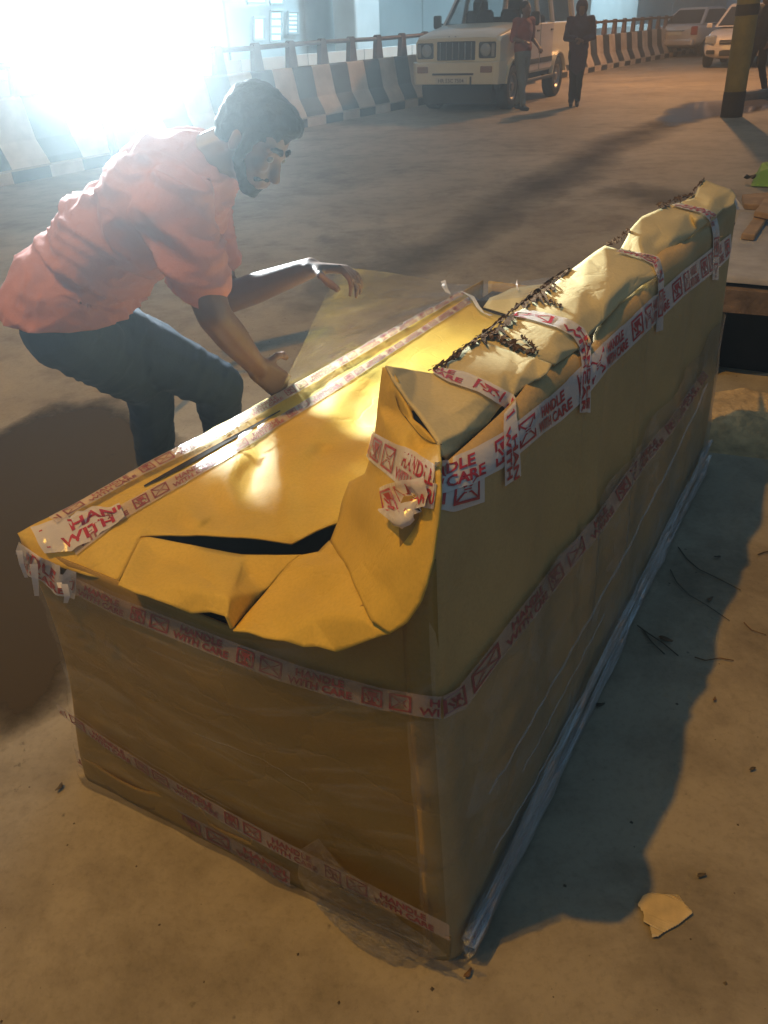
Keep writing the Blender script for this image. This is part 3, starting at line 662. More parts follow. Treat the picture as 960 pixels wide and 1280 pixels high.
def sm(a, b, x):
    x = max(0, min(1, (x - a) / (b - a))); return x * x * (3 - 2 * x)
# dark carcass inside so that nothing shows through
m_ = MB()
m_.loft([[Lw(t, s, z) for t, s in ((0.09, 0.10), (0.09, 0.91), (2.16, 0.91), (2.16, 0.10))] for z in (0.02, 0.57)])
m_.loft([[Lw(t, s, z) for t, s in ((0.36, 0.12), (0.36, 0.22), (2.16, 0.18), (2.16, 0.12))] for z in (0.5, 0.92)])
loc_obj(m_.build('carcass', M_inner), sofa)

# front panel (left to right) and right panel, meeting in a rounded corner
RC = 0.045
def front_pt(u, v):
    s = 0.985 - u * (0.985 - 0.03)
    ztop = 0.625 + 0.29 * max(0, (0.42 - s) / 0.42) ** 1.6
    z = v * ztop
    t = 0.004 + 0.03 * z / 0.65 - 0.05 * s * sm(0.5, 0.0, z)
    t += 0.006 * vnoise((s * 4, z * 1.2, 3), 1.0) + 0.012 * math.sin(s * 9) * sm(0, 0.3, z) * (1 - sm(0.45, 0.65, z))
    lean = 0.03 * (1 - z / 0.65) * (s - 0.5)
    s2 = s - lean * 0.4 + 0.055 * (1 - u) * sm(0.2, 0.62, z) + (0.055 * z if u > 0.5 else 0.055 * z * (1 - sm(0.5, 1, s)))
    d = max(0, RC - (s - 0.02)); t += RC - math.sqrt(max(0, RC * RC - d * d)) if d > 0 else 0
    if s > 0.95: t += (s - 0.95) ** 2 * 10
    return Lw(t, s2, z)
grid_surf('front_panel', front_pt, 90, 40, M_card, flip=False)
def ztop_right(t): return 0.972 + 0.012 * math.sin(t * 6.0) + 0.012 * vnoise((t * 5, 1, 2), 1.0)
AR = 0.5 * math.pi * RC
def right_pt(u, v, q=None):
    q = (-AR - 0.012 + u * (2.2 - RC + AR + 0.012)) if q is None else q      # along the wrap: front return, corner arc, long side
    if q >= 0: t, sb, nt_, ns_ = RC + q, 0.0, 0.0, 1.0
    elif q >= -AR: a = -q / RC; t, sb = RC - RC * math.sin(a), RC - RC * math.cos(a); nt_, ns_ = math.sin(a), math.cos(a)
    else: t, sb, nt_, ns_ = 0.0, RC + (-AR - q), 1.0, 0.0
    zt = ztop_right(t) if q > -AR else ztop_right(0) - 0.35 * sm(0, .08, -AR - q)
    z = v * zt
    fold = 0.008 * math.sin(t * 17) + 0.013 * vnoise((t * 6, z * 0.8, 5), 1.0) + 0.010 * sm(0.03, 0.0, abs(t - 0.62)) + 0.008 * sm(0.03, 0.0, abs(t - 1.02)) - 0.008 * sm(0.05, 0.0, abs(t - 0.70))
    fold *= sm(0.05, 0.4, z)
    s = 0.075 * z + 0.004 + sb + fold * ns_
    if v > 0.955: s += (v - 0.955) ** 2 * 14 * ns_
    tt = t + 0.000 + 0.03 * min(z, 0.65) / 0.65 + 0.03 * sm(0.65, 1.0, z) + fold * nt_ - 0.05 * sb * sm(0.5, 0.0, z)
    if t > 2.14: s += (t - 2.14) ** 2 * 9
    return Lw(tt, s, z)
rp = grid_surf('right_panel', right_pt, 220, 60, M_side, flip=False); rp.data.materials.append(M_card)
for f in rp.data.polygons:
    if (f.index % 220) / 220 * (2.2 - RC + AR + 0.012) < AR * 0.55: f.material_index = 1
# hidden sides: left side, far end, inner face of the backrest
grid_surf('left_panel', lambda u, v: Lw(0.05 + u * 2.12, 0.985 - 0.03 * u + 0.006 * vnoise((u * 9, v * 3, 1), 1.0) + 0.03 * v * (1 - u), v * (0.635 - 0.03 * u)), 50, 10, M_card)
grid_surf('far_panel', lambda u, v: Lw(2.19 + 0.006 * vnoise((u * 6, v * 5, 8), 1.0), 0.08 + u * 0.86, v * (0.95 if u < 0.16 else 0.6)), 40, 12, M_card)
grid_surf('backrest_inner', lambda u, v: Lw(0.30 + u * 1.88, 0.27 - 0.02 * v - 0.05 * u + 0.006 * vnoise((u * 9, v * 5, 4), 1.0), 0.60 + v * 0.375), 60, 10, M_kraft2)

# seat top: one long sheet with shallow dents, split at the near end
seat = patch('seat_sheet',
    [(22, 667, .652), (60, 646, .655), (180, 582, .655), (300, 517, .655), (420, 452, .650), (500, 409, .640), (560, 376, .625), (576, 364, .612), (590, 374, .608), (604, 387, .60), (640, 398, .59), (720, 400, .585),
     (720, 470, .60), (560, 600, .64), (470, 655, .655), (423, 653, .660), (393, 663, .662), (364, 678, .662), (302, 671, .660), (245, 668, .657), (187, 669, .656), (176, 670, .656), (148, 727, .622), (110, 720, .612), (85, 712, .607), (40, 697, .622)],
    [(100, 655, .655), (140, 672, .655), (60, 675, .652), (230, 630, .645), (300, 600, .642), (330, 560, .640), (250, 590, .648), (380, 600, .640), (430, 560, .642), (360, 520, .646), (450, 500, .640), (400, 500, .646), (520, 430, .632), (300, 640, .650), (400, 640, .655), (560, 420, .622), (600, 440, .61), (480, 560, .645), (120, 700, .638), (222, 655, .642), (250, 652, .668), (282, 602, .664), (300, 570, .660), (275, 640, .636), (312, 610, .634), (352, 590, .654), (395, 545, .660), (425, 500, .656), (405, 560, .636), (455, 470, .652), (445, 530, .634)],
    M_kraft, cuts=6, smooth=5, amp=0.007, nsc=7.5, seed=1, creases=[(21, 22)])
patch('far_seat_sheet', [(604, 384, .575), (612, 372, .595), (640, 361, .605), (672, 356, .60), (716, 350, .59), (730, 392, .585), (660, 400, .575), (636, 394, .570)], [(650, 378, .60)], M_kraft2, cuts=4, smooth=2, amp=0.005, seed=4)
# near flap: folded down over the front edge, ragged lower edge
T0 = ('t', 0.0)
flap = patch('front_flap',
    [(187, 671, .655), (245, 682, .652), (302, 693, .650), (345, 694, .654), (376, 693, .658), (359, 707, .645), (330, 740, .634), (290, 786, T0), (284, 771, T0), (262, 765, T0), (240, 767, T0), (215, 757, T0), (196, 750, T0), (172, 741, T0), (148, 729, T0), (176, 672, .652)],
    [(230, 704, .645), (287, 745, ('t', 0.025)), (200, 700, .640), (215, 730, ('t', 0.03)), (255, 738, ('t', 0.022)), (310, 720, .642)],
    M_kraft, cuts=6, smooth=2, amp=0.003, nsc=8, seed=5, creases=[(15, 18), (18, 16), (16, 17), (17, 7)])
flap2 = patch('torn_flap',
    [(359, 706, .652), (376, 694, .660), (398, 690, .662), (412, 676, .668), (440, 700, ('t', .16)), (470, 745, ('t', .06)), (486, 792, ('t', 0.0)), (470, 797, T0), (430, 812, T0), (420, 815, T0), (396, 808, T0), (380, 809, T0), (352, 800, T0), (330, 797, T0), (310, 790, T0), (291, 788, T0)],
    [(400, 708, ('t', .17)), (420, 745, ('t', .075)), (345, 770, ('t', .055)), (390, 770, ('t', .03)), (385, 735, ('t', .13)), (445, 770, ('t', .02))],
    M_kraft, cuts=6, smooth=3, amp=0.003, nsc=8, seed=9, creases=[(0, 2)])
# cover drawn down over the near end of the backrest
arm = patch('arm_cover',
    [(478, 459, 1.045), (489, 463, 1.045), (496, 476, 1.04), (497, 489, 1.028), (515, 523, 1.005), (540, 547, 0.998), (550, 556, 0.995), (551, 575, ('t', .10)), (549, 592, ('t', .07)), (548, 620, ('t', .05)), (546, 650, ('t', .04)), (541, 700, ('t', .02)), (532, 732, ('t', .005)), (524, 752, ('t', 0)), (505, 780, ('t', -.005)), (486, 792, ('t', -.008)), (462, 775, ('t', .005)), (436, 715, ('t', .12)), (412, 676, .672), (421, 653, ('t', .29)), (427, 628, ('t', .31)), (436, 602, ('t', .31)), (456, 592, ('t', .27)), (466, 563, ('t', .25)), (471, 510, ('t', .265))],
    [(480, 530, ('t', .22)), (500, 560, ('t', .16)), (520, 590, ('t', .10)), (486, 590, ('t', .19)), (500, 640, ('t', .09)), (470, 640, ('t', .15)), (515, 690, ('t', .035)), (485, 700, ('t', .05)), (450, 660, ('t', .20)), (480, 490, 1.01), (490, 515, .985), (525, 560, .975), (460, 715, ('t', .085)), (490, 745, ('t', .02))],
    M_kraft, cuts=6, smooth=4, amp=0.003, nsc=8, seed=12)
# top of the backrest: near sheet with its lip over the slit, then two more sheets
top1 = patch('backrest_sheet',
    [(482, 457, 1.052), (492, 459, 1.048), (520, 463, 1.01), (541, 466, 1.0), (560, 451, 1.0), (575, 440, 1.0), (600, 424, 1.0), (618, 431, 1.0), (640, 439, .998), (668, 447, .998), (690, 455, .992), (684, 466, .984), (672, 474, .98), (655, 484, .978), (640, 497, .975), (624, 510, .973), (608, 532, .966), (590, 548, .966), (575, 562, .968), (560, 577, .962), (553, 570, .985), (549, 553, 1.002), (534, 531, 1.012), (514, 505, 1.022), (500, 485, 1.036), (491, 472, 1.044)],
    [(520, 490, 1.012), (540, 500, 1.006), (560, 520, 1.002), (578, 540, .992), (600, 470, 1.004), (590, 500, 1.004), (630, 465, 1.002), (622, 492, .992), (650, 470, .996), (560, 480, 1.006), (600, 515, .99)],
    M_kraft2, cuts=6, smooth=1, amp=0.0022, nsc=9, seed=15)
top2 = patch('backrest_sheet',
    [(600, 426, 1.0), (622, 408, 1.0), (650, 388, 1.0), (680, 366, 1.002), (706, 343, 1.006), (712, 338, 1.012), (733, 322, 1.026), (756, 307, 1.034), (768, 310, 1.026), (776, 313, 1.018), (805, 322, 1.0), (824, 330, .985), (822, 345, .975), (800, 358, .972), (775, 380, .97), (752, 404, .968), (738, 418, .968), (726, 434, .964), (712, 444, .968), (694, 456, .976), (668, 448, .994), (640, 441, .996), (618, 433, .998)],
    [(650, 420, 1.002), (690, 390, 1.004), (730, 360, 1.012), (760, 335, 1.02), (720, 400, .998), (690, 425, .998), (760, 375, 1.0), (790, 345, 1.0), (740, 385, .994), (700, 440, .988)],
    M_kraft2, cuts=5, smooth=1, amp=0.003, nsc=10, seed=18)
top3 = patch('backrest_sheet',
    [(776, 311, 1.0), (784, 296, 1.02), (788, 286, 1.03), (802, 271, 1.038), (822, 262, 1.03), (845, 254, 1.018), (868, 247, 1.006), (872, 236, 1.016), (880, 224, 1.03), (898, 231, 1.016), (915, 237, 1.0), (920, 245, .985), (917, 256, .972), (905, 262, .970), (893, 273, .966), (870, 290, .966), (850, 306, .966), (832, 324, .966), (822, 336, .966), (806, 322, .992)],
    [(800, 300, 1.02), (830, 285, 1.018), (860, 265, 1.01), (890, 250, 1.005), (870, 275, 1.0), (840, 300, 1.0), (815, 312, .995), (885, 262, .994)],
    M_kraft2, cuts=5, smooth=1, amp=0.0022, nsc=11, seed=21)
# lip under the slit
patch('slit_lip', [(478, 466, 1.03), (486, 470, 1.035), (495, 490, 1.022), (510, 520, 1.0), (538, 548, .988), (550, 556, .985), (547, 566, .975), (530, 562, .97), (505, 540, .972), (490, 510, .99)], [(515, 540, .985)], M_kraft, cuts=3, smooth=1, amp=0.002, seed=24)

BV = None
def build_bvh():
    vs, fs = [], []
    for v, f in SOFA_TRIS:
        k = len(vs); vs += v; fs += [tuple(i + k for i in t) for t in f]
    return BVHTree.FromPolygons(vs, fs)
BV = build_bvh()
def hit(x, y, fallback=None):
    d = ray(x, y).normalized(); r = BV.ray_cast(CAM, d)
    if r[0] is None: return fallback
    nn = r[1] if r[1].dot(d) < 0 else -r[1]
    return r[0], nn
# ------- printed tape
def icon_box(x0, w_, h_=0.74, th=0.075):
    """outline square with a crossed envelope and a bow in the middle"""
    y0 = (1 - h_) / 2; q = []
    def rect(a, b, c, d): q.append([(a, b), (c, b), (c, d), (a, d)])
    rect(x0, y0, x0 + w_, y0 + th); rect(x0, y0 + h_ - th, x0 + w_, y0 + h_); rect(x0, y0 + th, x0 + th, y0 + h_ - th); rect(x0 + w_ - th, y0 + th, x0 + w_, y0 + h_ - th)
    return q
def bar_q(a, b, th):
    d = Vector(b) - Vector(a); n = Vector((-d.y, d.x)).normalized() * th / 2; a, b = Vector(a), Vector(b)
    return [tuple(a + n), tuple(a - n), tuple(b - n), tuple(b + n)]
def pattern():
    """one repeat in tape units (height 1): polygons; returns list of (verts, faces), period"""
    out = []
    def add(quads):
        vs = [p for q in quads for p in q]; out.append((vs, [tuple(range(4 * i, 4 * i + 4)) for i in range(len(quads))]))
    # glass / hand symbol in a square
    q = icon_box(0.0, 0.74); x = 0.37
    q += [[(x - .2, .74), (x + .2, .74), (x + .12, .52), (x - .12, .52)], bar_q((x, .52), (x, .3), .08), bar_q((x - .15, .27), (x + .15, .27), .08), bar_q((x + .1, .62), (x + .24, .42), .07), bar_q((x - .26, .6), (x - .1, .38), .07)]
    add(q)
    # parcel with crossed folds
    q = icon_box(0.98, 0.92); a, b = 0.98 + .05, 0.98 + .87
    q += [bar_q((a, .2), (a + .3, .44), .05), bar_q((b, .2), (b - .3, .44), .05), bar_q((a, .8), (a + .3, .56), .05), bar_q((b, .8), (b - .3, .56), .05)]
    for k in range(3): q.append(bar_q((a + .27, .42 + .08 * k), (a + .37, .42 + .08 * k), .035)); q.append(bar_q((b - .37, .42 + .08 * k), (b - .27, .42 + .08 * k), .035))
    q.append(bar_q((a + .37, .5), (b - .37, .5), .03)); add(q)
    for body, x0, x1, y0, y1 in (('HANDLE', 2.45, 4.35, .53, .87), ('WITH CARE', 2.15, 4.65, .11, .45)):
        vs, fs = text_polys(body, 0.03); out.append(([(x0 + vx * (x1 - x0), y0 + vy * (y1 - y0)) for vx, vy in vs], fs))
    return out, 5.0
PAT, PER = pattern()
def tape(A, B, phase=0.0, m=M_tape, pm=M_red, off=0.0025, name='tape', N_=None, nv=5, flip=False, mirror=False, wob=0.0, printed=True, surf=None):
    """A, B: pixel polylines of the tape's two edges (A = top of the lettering); laid on the parcel's surface"""
    L = sum(math.dist(p, q) for p, q in zip(A, A[1:])); n = N_ or max(10, int(L / 5))
    P, Nn = [], []; last = None
    for i in range(n + 1):
        a, b = poly_at(A, i / n), poly_at(B, i / n); row, rn = [], []
        for j in range(nv + 1):
            x, y = a[0] + (b[0] - a[0]) * j / nv, a[1] + (b[1] - a[1]) * j / nv
            if surf: h = surf(x, y)
            else: h = hit(x, y, last)
            if h is None: h = (gz(x, y, .64), Vector((0, 0, 1)))
            if last and not surf and (h[0] - CAM).length > (last[0] - CAM).length + 0.25:      # missed the parcel: keep the last depth
                d = ray(x, y).normalized(); h = (CAM + d * ((last[0] - CAM).length), last[1])
            last = h
            row.append(h[0] + h[1] * (off + wob * vnoise((x, y, 0), 0.05, 2))); rn.append(h[1])
        P.append(row); Nn.append(rn); last = (P[-1][nv // 2], Nn[-1][nv // 2])
    vs = [p for r in P for p in r]; w_ = nv + 1
    fs = [(i * w_ + j, (i + 1) * w_ + j, (i + 1) * w_ + j + 1, i * w_ + j + 1) for i in range(n) for j in range(nv)]
    o = raw(name, vs, fs, m, None, True, [(i / n * L / 30, j / nv) for i in range(n + 1) for j in range(nv + 1)]); loc_obj(o, sofa)
    if not printed: return o
    arc = [0.0]
    for i in range(n): arc.append(arc[-1] + (P[i + 1][nv // 2] - P[i][nv // 2]).length)
    wid = sum((P[i][0] - P[i][nv]).length for i in range(n + 1)) / (n + 1)
    tot = arc[-1] / max(wid, 1e-4)
    def at(u, v):
        if flip: u, v = tot - u, 1 - v
        u = max(0, min(tot, u)) * wid; v = 1 - v
        import bisect
        i = min(n - 1, max(0, bisect.bisect_right(arc, u) - 1)); f = (u - arc[i]) / max(arc[i + 1] - arc[i], 1e-9)
        y = max(0, min(0.9999, v)) * nv; j = int(y); g = y - j
        p = (P[i][j] * (1 - f) + P[i + 1][j] * f) * (1 - g) + (P[i][j + 1] * (1 - f) + P[i + 1][j + 1] * f) * g
        return p + Nn[i][j] * 0.0012
    pv, pf = [], []
    k = -1
    while True:
        k += 1; base = k * PER - phase
        if base > tot: break
        for vs_, fs_ in PAT:
            xs = [base + v[0] for v in vs_]
            if max(xs) > tot + 0.02 and min(xs) > tot - 0.3: continue
            if max(xs) < 0.05: continue
            q = len(pv)
            if min(xs) < -0.02 or max(xs) > tot + 0.02:
                ok = [(-0.02 <= x <= tot + 0.02) for x in xs]
                pv += [at(x, v[1]) for x, v in zip(xs, vs_)]
                pf += [tuple(q + i for i in f) for f in fs_ if all(ok[i] for i in f)]
            else:
                pv += [at(x, v[1]) for x, v in zip(xs, vs_)]; pf += [tuple(q + i for i in f) for f in fs_]
    if pf:
        pr = raw('tape_print', pv, pf, pm, None); pr['kind'] = 'stuff'
        pr.parent = o
    return o
# bands round the upper part
tape([(466, 539), (490, 552), (520, 567), (548, 584), (572, 592), (604, 580)], [(458, 571), (486, 594), (512, 618), (530, 634), (565, 640), (604, 627)], 0.60)
tape([(546, 580), (590, 562), (625, 543), (677, 502), (700, 482), (730, 453), (757, 425), (814, 372), (852, 338), (895, 305), (912, 292)],
     [(546, 620), (590, 604), (625, 585), (677, 541), (700, 525), (730, 497), (757, 462), (814, 408), (852, 371), (895, 337), (914, 318)], 2.35, off=0.004)
tape([(545, 462), (582, 469), (612, 482), (641, 497), (645, 555), (647, 594)], [(540, 469), (560, 481), (595, 493), (627, 510), (626, 555), (627, 607)], 0.0, off=0.006)
tape([(640, 395), (655, 390), (680, 394), (710, 402), (727, 412), (736, 428), (735, 515)], [(640, 399), (660, 402), (695, 413), (713, 422), (721, 435), (724, 455), (721, 515)], 0.95, off=0.006)
tape([(775, 313), (800, 318), (822, 323), (827, 345), (826, 412)], [(768, 317), (800, 326), (814, 333), (820, 350), (817, 415)], 2.2, off=0.006)
tape([(845, 256), (880, 263), (893, 268), (897, 290), (896, 350)], [(838, 259), (876, 269), (885, 276), (889, 295), (888, 350)], 2.2, off=0.006)
# crumpled end stuck on the corner
o = tape([(481, 613), (505, 606), (541, 597)], [(492, 645), (512, 640), (544, 632)], 0.0, off=0.012, wob=0.012, N_=16)
tape([(489, 640), (500, 652), (508, 655)], [(511, 628), (517, 636), (520, 645)], 0.3, off=0.014, wob=0.02, N_=8, printed=False)
# belt at seat height
tape([(84, 712), (150, 743), (200, 762), (300, 800), (380, 828), (480, 855), (548, 866)], [(80, 730), (150, 766), (280, 819), (350, 846), (420, 866), (480, 882), (548, 894)], 1.2, m=M_tape2, pm=M_red2, off=0.010)
tape([(548, 866), (565, 858), (600, 815), (640, 763), (690, 700), (738, 645), (790, 572), (835, 520), (875, 462)], [(550, 894), (575, 884), (619, 823), (667, 765), (700, 721), (749, 662), (797, 590), (842, 532), (882, 470)], 0.0, m=M_tape2, pm=M_red2, off=0.010)
# bands along the left edge of the seat
tape([(62, 652), (92, 637), (180, 586), (280, 534), (380, 478), (480, 421), (578, 365)], [(73, 660), (102, 642), (180, 599), (280, 549), (380, 491), (480, 431), (581, 371)], 0.4, m=M_tape3, pm=M_red2, off=0.012)
tape([(85, 670), (130, 645), (180, 617), (280, 562), (340, 527), (420, 478), (500, 428), (590, 369)], [(97, 695), (146, 657), (187, 632), (280, 578), (340, 540), (420, 490), (500, 436), (598, 374)], 1.9, m=M_tape3, pm=M_red2, off=0.004)
# corner wrap
tape([(40, 664), (75, 652), (115, 640), (150, 633)], [(60, 692), (95, 692), (128, 668), (158, 652)], 1.7, off=0.009, wob=0.01, N_=30)
tape([(30, 678), (45, 690), (84, 712), (100, 716)], [(33, 704), (44, 716), (80, 738), (99, 745)], 2.0, off=0.014, wob=0.01, N_=24)
def rag(pts, w0):
    vs = []; 
    for k, (x, y) in enumerate(pts):
        h = hit(x, y) or (gpl(x, y, Lw(-0.0, 0, 0), TD), -TD); p0 = gpl(x, y, Lw(-0.012 - 0.008 * (k % 2), 0, 0), TD)
        wd = w0 * (1 - 0.6 * k / len(pts)); vs += [p0 - RGT * wd, p0 + RGT * wd]
    return loc_obj(raw('tape_tail', vs, [(2 * i, 2 * i + 1, 2 * i + 3, 2 * i + 2) for i in range(len(pts) - 1)], M_tape, None, True), sofa)
rag([(24, 688), (27, 705), (33, 722)], 0.006); rag([(42, 705), (44, 725), (46, 745)], 0.008); rag([(80, 730), (84, 745), (82, 754)], 0.007); rag([(74, 728), (75, 735)], 0.005)
# near-black strip laid on the board as shade between the two edge bands
def gap():
    A = [(180, 608), (225, 582), (280, 552), (350, 514)]; B = [(181, 610), (230, 586), (280, 557), (351, 515)]
    vs = []
    for k in range(13):
        for pl in (A, B):
            h = hit(*poly_at(pl, k / 12)); vs.append(h[0] + h[1] * 0.003 if h else gz(*poly_at(pl, k / 12), .655))
    loc_obj(raw('edge_gap_shade', vs, [(2 * i, 2 * i + 1, 2 * i + 3, 2 * i + 2) for i in range(12)], M_inner, None), sofa)
gap()
def slit_gap_shade():  # near-black strip over the lip, the slit's inner shade as colour
    A = [(498, 486), (509, 501), (522, 519), (536, 536), (550, 556)]; B = [(496, 494), (501, 511), (514, 531), (530, 547), (550, 557)]
    vs = []
    for k in range(15):
        for pl in (A, B):
            x, y = poly_at(pl, k / 14); h = hit(x, y); vs.append(h[0] + h[1] * .003 if h else gz(x, y, 1.0))
    loc_obj(raw('slit_gap_shade', vs, [(2 * i, 2 * i + 1, 2 * i + 3, 2 * i + 2) for i in range(14)], M_inner, None), sofa)
slit_gap_shade()

# ------- torn dark edge along the top
def torn(path, width, n, seed, spread):
    rnd = random.Random(seed); vs, fs = [], []
    for k in range(n):
        f = rnd.random(); x, y = poly_at(path, f); x += rnd.uniform(-spread, spread); y += rnd.uniform(-spread * .6, spread * .6)
        h = hit(x, y)
        c = (h[0] if h and h[0].z > 0.9 else gz(x, y, 0.99)) + Vector((0, 0, 0.004))
        ang = rnd.uniform(0, 6.28); L = width * rnd.uniform(0.35, 1.1); wd = L * rnd.uniform(0.18, 0.4)
        d = Vector((math.cos(ang), math.sin(ang), rnd.uniform(-0.1, 0.12))); s = d.cross(Vector((0, 0, 1))).normalized(); lift = rnd.uniform(0.05, 0.35) * L
        b = len(vs)
        for i in range(4):
            q = i / 3; cc = c + d * (L * (q - .5)) + Vector((0, 0, lift * math.sin(q * 2.6))); ww = wd * (1 - 0.75 * q) * (0.7 + 0.6 * rnd.random())
            vs += [cc - s * ww, cc + s * ww + Vector((0, 0, rnd.uniform(-.3, .5) * wd))]
        fs += [(b, b + 1, b + 3, b + 2), (b + 2, b + 3, b + 5, b + 4), (b + 4, b + 5, b + 7, b + 6)]
    o = loc_obj(raw('torn_edge', vs, fs, M_torn, None, False), sofa); o['kind'] = 'stuff'
def torn_strip(path, w0, w1, seed, n=70, m=None, lift=0.004):
    """ragged ribbon of torn board along the edge, spiky on one side and curling up"""
    rnd = random.Random(seed); vs = []
    for k in range(n + 1):
        f = k / n; x, y = poly_at(path, f); x2, y2 = poly_at(path, min(1, f + .02)); x1, y1 = poly_at(path, max(0, f - .02))
        d = Vector((x2 - x1, y2 - y1)).normalized(); nn = Vector((-d.y, d.x)); env = 0.35 + 0.65 * abs(vnoise((f * 9, seed, 0), 1.0)) * 1.6
        a = w0 * env * rnd.uniform(.4, 1.1); b = w1 * env * rnd.uniform(.35, 1.15)
        for q, dz in ((-a, rnd.uniform(0, .006)), (0, .002), (b * .6, .003), (b, rnd.uniform(.0, .008))):
            px_, py_ = x + nn.x * q, y + nn.y * q; h = hit(px_, py_)
            c = h[0] if h and h[0].z > 0.93 else gz(px_, py_, 0.995)
            vs.append(c + Vector((0, 0, lift + dz)))
    fs = [(4 * k + j, 4 * k + j + 1, 4 * k + j + 5, 4 * k + j + 4) for k in range(n) for j in range(3) if rnd.random() > .1]
    return loc_obj(raw('torn_edge', vs, fs, m or M_torn, None, False), sofa)
M_torn2 = mat('torn_board_core', (0.15, 0.095, 0.045), 0.95, spec=0.05, var=0.4, scale=60, bump=0.5, bscale=150)
EDGE = [(541, 466), (575, 442), (600, 424), (640, 390), (690, 352), (712, 338)]
torn_strip(EDGE, 2, 8, 1, 60); torn_strip(EDGE, 3, 5, 2, 70, M_torn2, .002); torn_strip([(600, 426), (622, 414), (642, 394)], 4, 18, 5, 24); torn_strip([(650, 384), (690, 356)], 3, 20, 6, 26)
torn_strip([(612, 418), (626, 430), (646, 438), (668, 446)], 7, 6, 3, 28); torn_strip([(650, 424), (664, 434), (672, 446)], 5, 6, 4, 26)
torn_strip([(664, 374), (686, 380), (702, 386)], 3, 5, 7, 24)
torn_strip([(758, 309), (772, 302), (786, 290)], 5, 7, 8, 36); torn_strip([(822, 262), (845, 251), (866, 245)], 5, 7, 9, 28); torn_strip([(866, 241), (880, 225)], 3, 4, 10, 20)
torn(EDGE, 0.016, 36, 1, 3.0); torn([(604, 424), (630, 428), (664, 444)], 0.020, 26, 2, 6); torn([(640, 392), (690, 358)], 0.018, 18, 12, 5)
torn([(760, 308), (786, 292)], 0.018, 12, 5, 4); torn([(826, 258), (866, 246)], 0.02, 14, 6, 4)

# ------- stretch film round the lower part
def film_front(u, v):
    p = front_pt(min(1, u), v * 0.98)
    u_ = u; bul = 0.012 + 0.008 * vnoise((u_ * 9, v * 7, 3), 1.0) + 0.006 * math.sin(v * 40 + u_ * 14) * 0.5
    return p - TD * bul + SD * (0.10 * sm(0.08, 0.0, u_) * sm(0.25, 0.0, abs(v - 0.45)) * 0)
grid_surf('film_wrap', film_front, 80, 40, M_film, keep=False, thick=0)
def film_right(u, v):
    q = -AR - 0.012 + u * (2.2 - RC + AR + 0.012); t = max(0, RC + q); top = 0.60 - 0.02 * u; z = 0.004 + v * top
    p = right_pt(u, z / ztop_right(t), q); k_ = max(0, min(1, -q / AR)); nd = (SD * math.cos(k_ * 1.57) + TD * math.sin(k_ * 1.57))
    return p - nd * (0.010 + 0.006 * vnoise((t * 5, z * 14, 6), 1.0) + 0.010 * sm(0.12, 0.0, z))
grid_surf('film_wrap', film_right, 140, 40, M_film_r, keep=False, thick=0)
# gathered film rope along the foot of the right side
def rope(u, v, r=0.012, s0=-0.012, z0=0.035, seed=1):
    t = 0.02 + u * 2.16; a = v * 2 * math.pi
    rr = r * (1 + 0.5 * vnoise((t * 9, seed, 0), 1.0)) * (1 + 0.3 * math.sin(3 * a + t * 12))
    return Lw(t, s0 + rr * math.cos(a), z0 + 0.012 * math.sin(t * 5 + seed) + rr * 1.6 * math.sin(a))
grid_surf('film_roll', lambda u, v: rope(u, v), 120, 8, M_roll, keep=False, thick=0)
grid_surf('film_roll', lambda u, v: rope(u, v, 0.009, -0.006, 0.085, 4), 120, 8, M_roll, keep=False, thick=0)
# low tape under the film
def surf_front(x, y):
    return gpl(x, y, Lw(0.0, 0, 0), TD), -TD
tape([(81, 869), (150, 917), (219, 960), (300, 1004), (372, 1042), (470, 1090), (570, 1140)], [(87, 884), (150, 930), (231, 981), (294, 1020), (372, 1062), (470, 1110), (570, 1160)], 0.2, m=M_tape2, pm=M_red2, off=0.026, surf=surf_front)
tape([(103, 926), (156, 954), (219, 994), (300, 1036), (372, 1076)], [(109, 948), (187, 1000), (240, 1025), (300, 1054), (372, 1096)], 0.2, m=M_tape2, pm=M_red2, off=0.026, surf=surf_front)
tape([(574, 1160), (620, 1085), (660, 1000), (700, 930), (750, 830), (800, 745), (850, 655)], [(580, 1180), (632, 1100), (672, 1025), (712, 945), (760, 845), (808, 755), (858, 662)], 0.4, m=M_tape2, pm=M_red2, off=0.016)
# pale ribbons painting glossy streaks along the film's taut folds
def fold(pl, w_, surf=None, off=.02):
    B = [(x + w_ * .7, y + w_ * .7) for x, y in pl]
    tape(pl, B, m=M_roll, off=off, name='film_glint_fold', nv=2, printed=False, wob=.004, surf=surf)
fold([(598, 985), (640, 918), (700, 815), (770, 690), (838, 560), (876, 478)], 2.5)
fold([(604, 1060), (650, 985), (720, 860), (790, 725), (852, 600)], 2.0)
fold([(612, 1105), (655, 1020), (705, 925), (760, 815)], 5.0, None, .024)
fold([(640, 960), (700, 850), (745, 765)], 1.5); fold([(668, 1010), (715, 915), (742, 860)], 3.0, None, .024)
fold([(395, 1088), (440, 1118), (490, 1142), (545, 1166)], 3.5, surf_front, .03)
fold([(118, 905), (190, 955), (262, 1000), (340, 1040)], 1.5, surf_front, .022); fold([(250, 905), (330, 935), (400, 975)], 1.5, surf_front, .022); fold([(90, 872), (150, 912), (240, 966), (300, 998)], 1.8, surf_front, .028)
# bottom skirt: board hanging to the ground with a ragged edge
def skirt(u, v):
    s = 0.97 - u * 0.95; zb = 0.012 + 0.022 * max(0, vnoise((s * 9, 2, 2), 1.0)) + (0.035 if 0.60 < s < 0.66 or 0.42 < s < 0.47 else 0)
    return Lw(0.008 - 0.05 * s + 0.005 * math.sin(s * 21) - 0.002 * (1 - v), s * 0.985, zb + v * 0.06)
grid_surf('bottom_skirt', skirt, 90, 6, M_card, keep=False, thick=0.003)
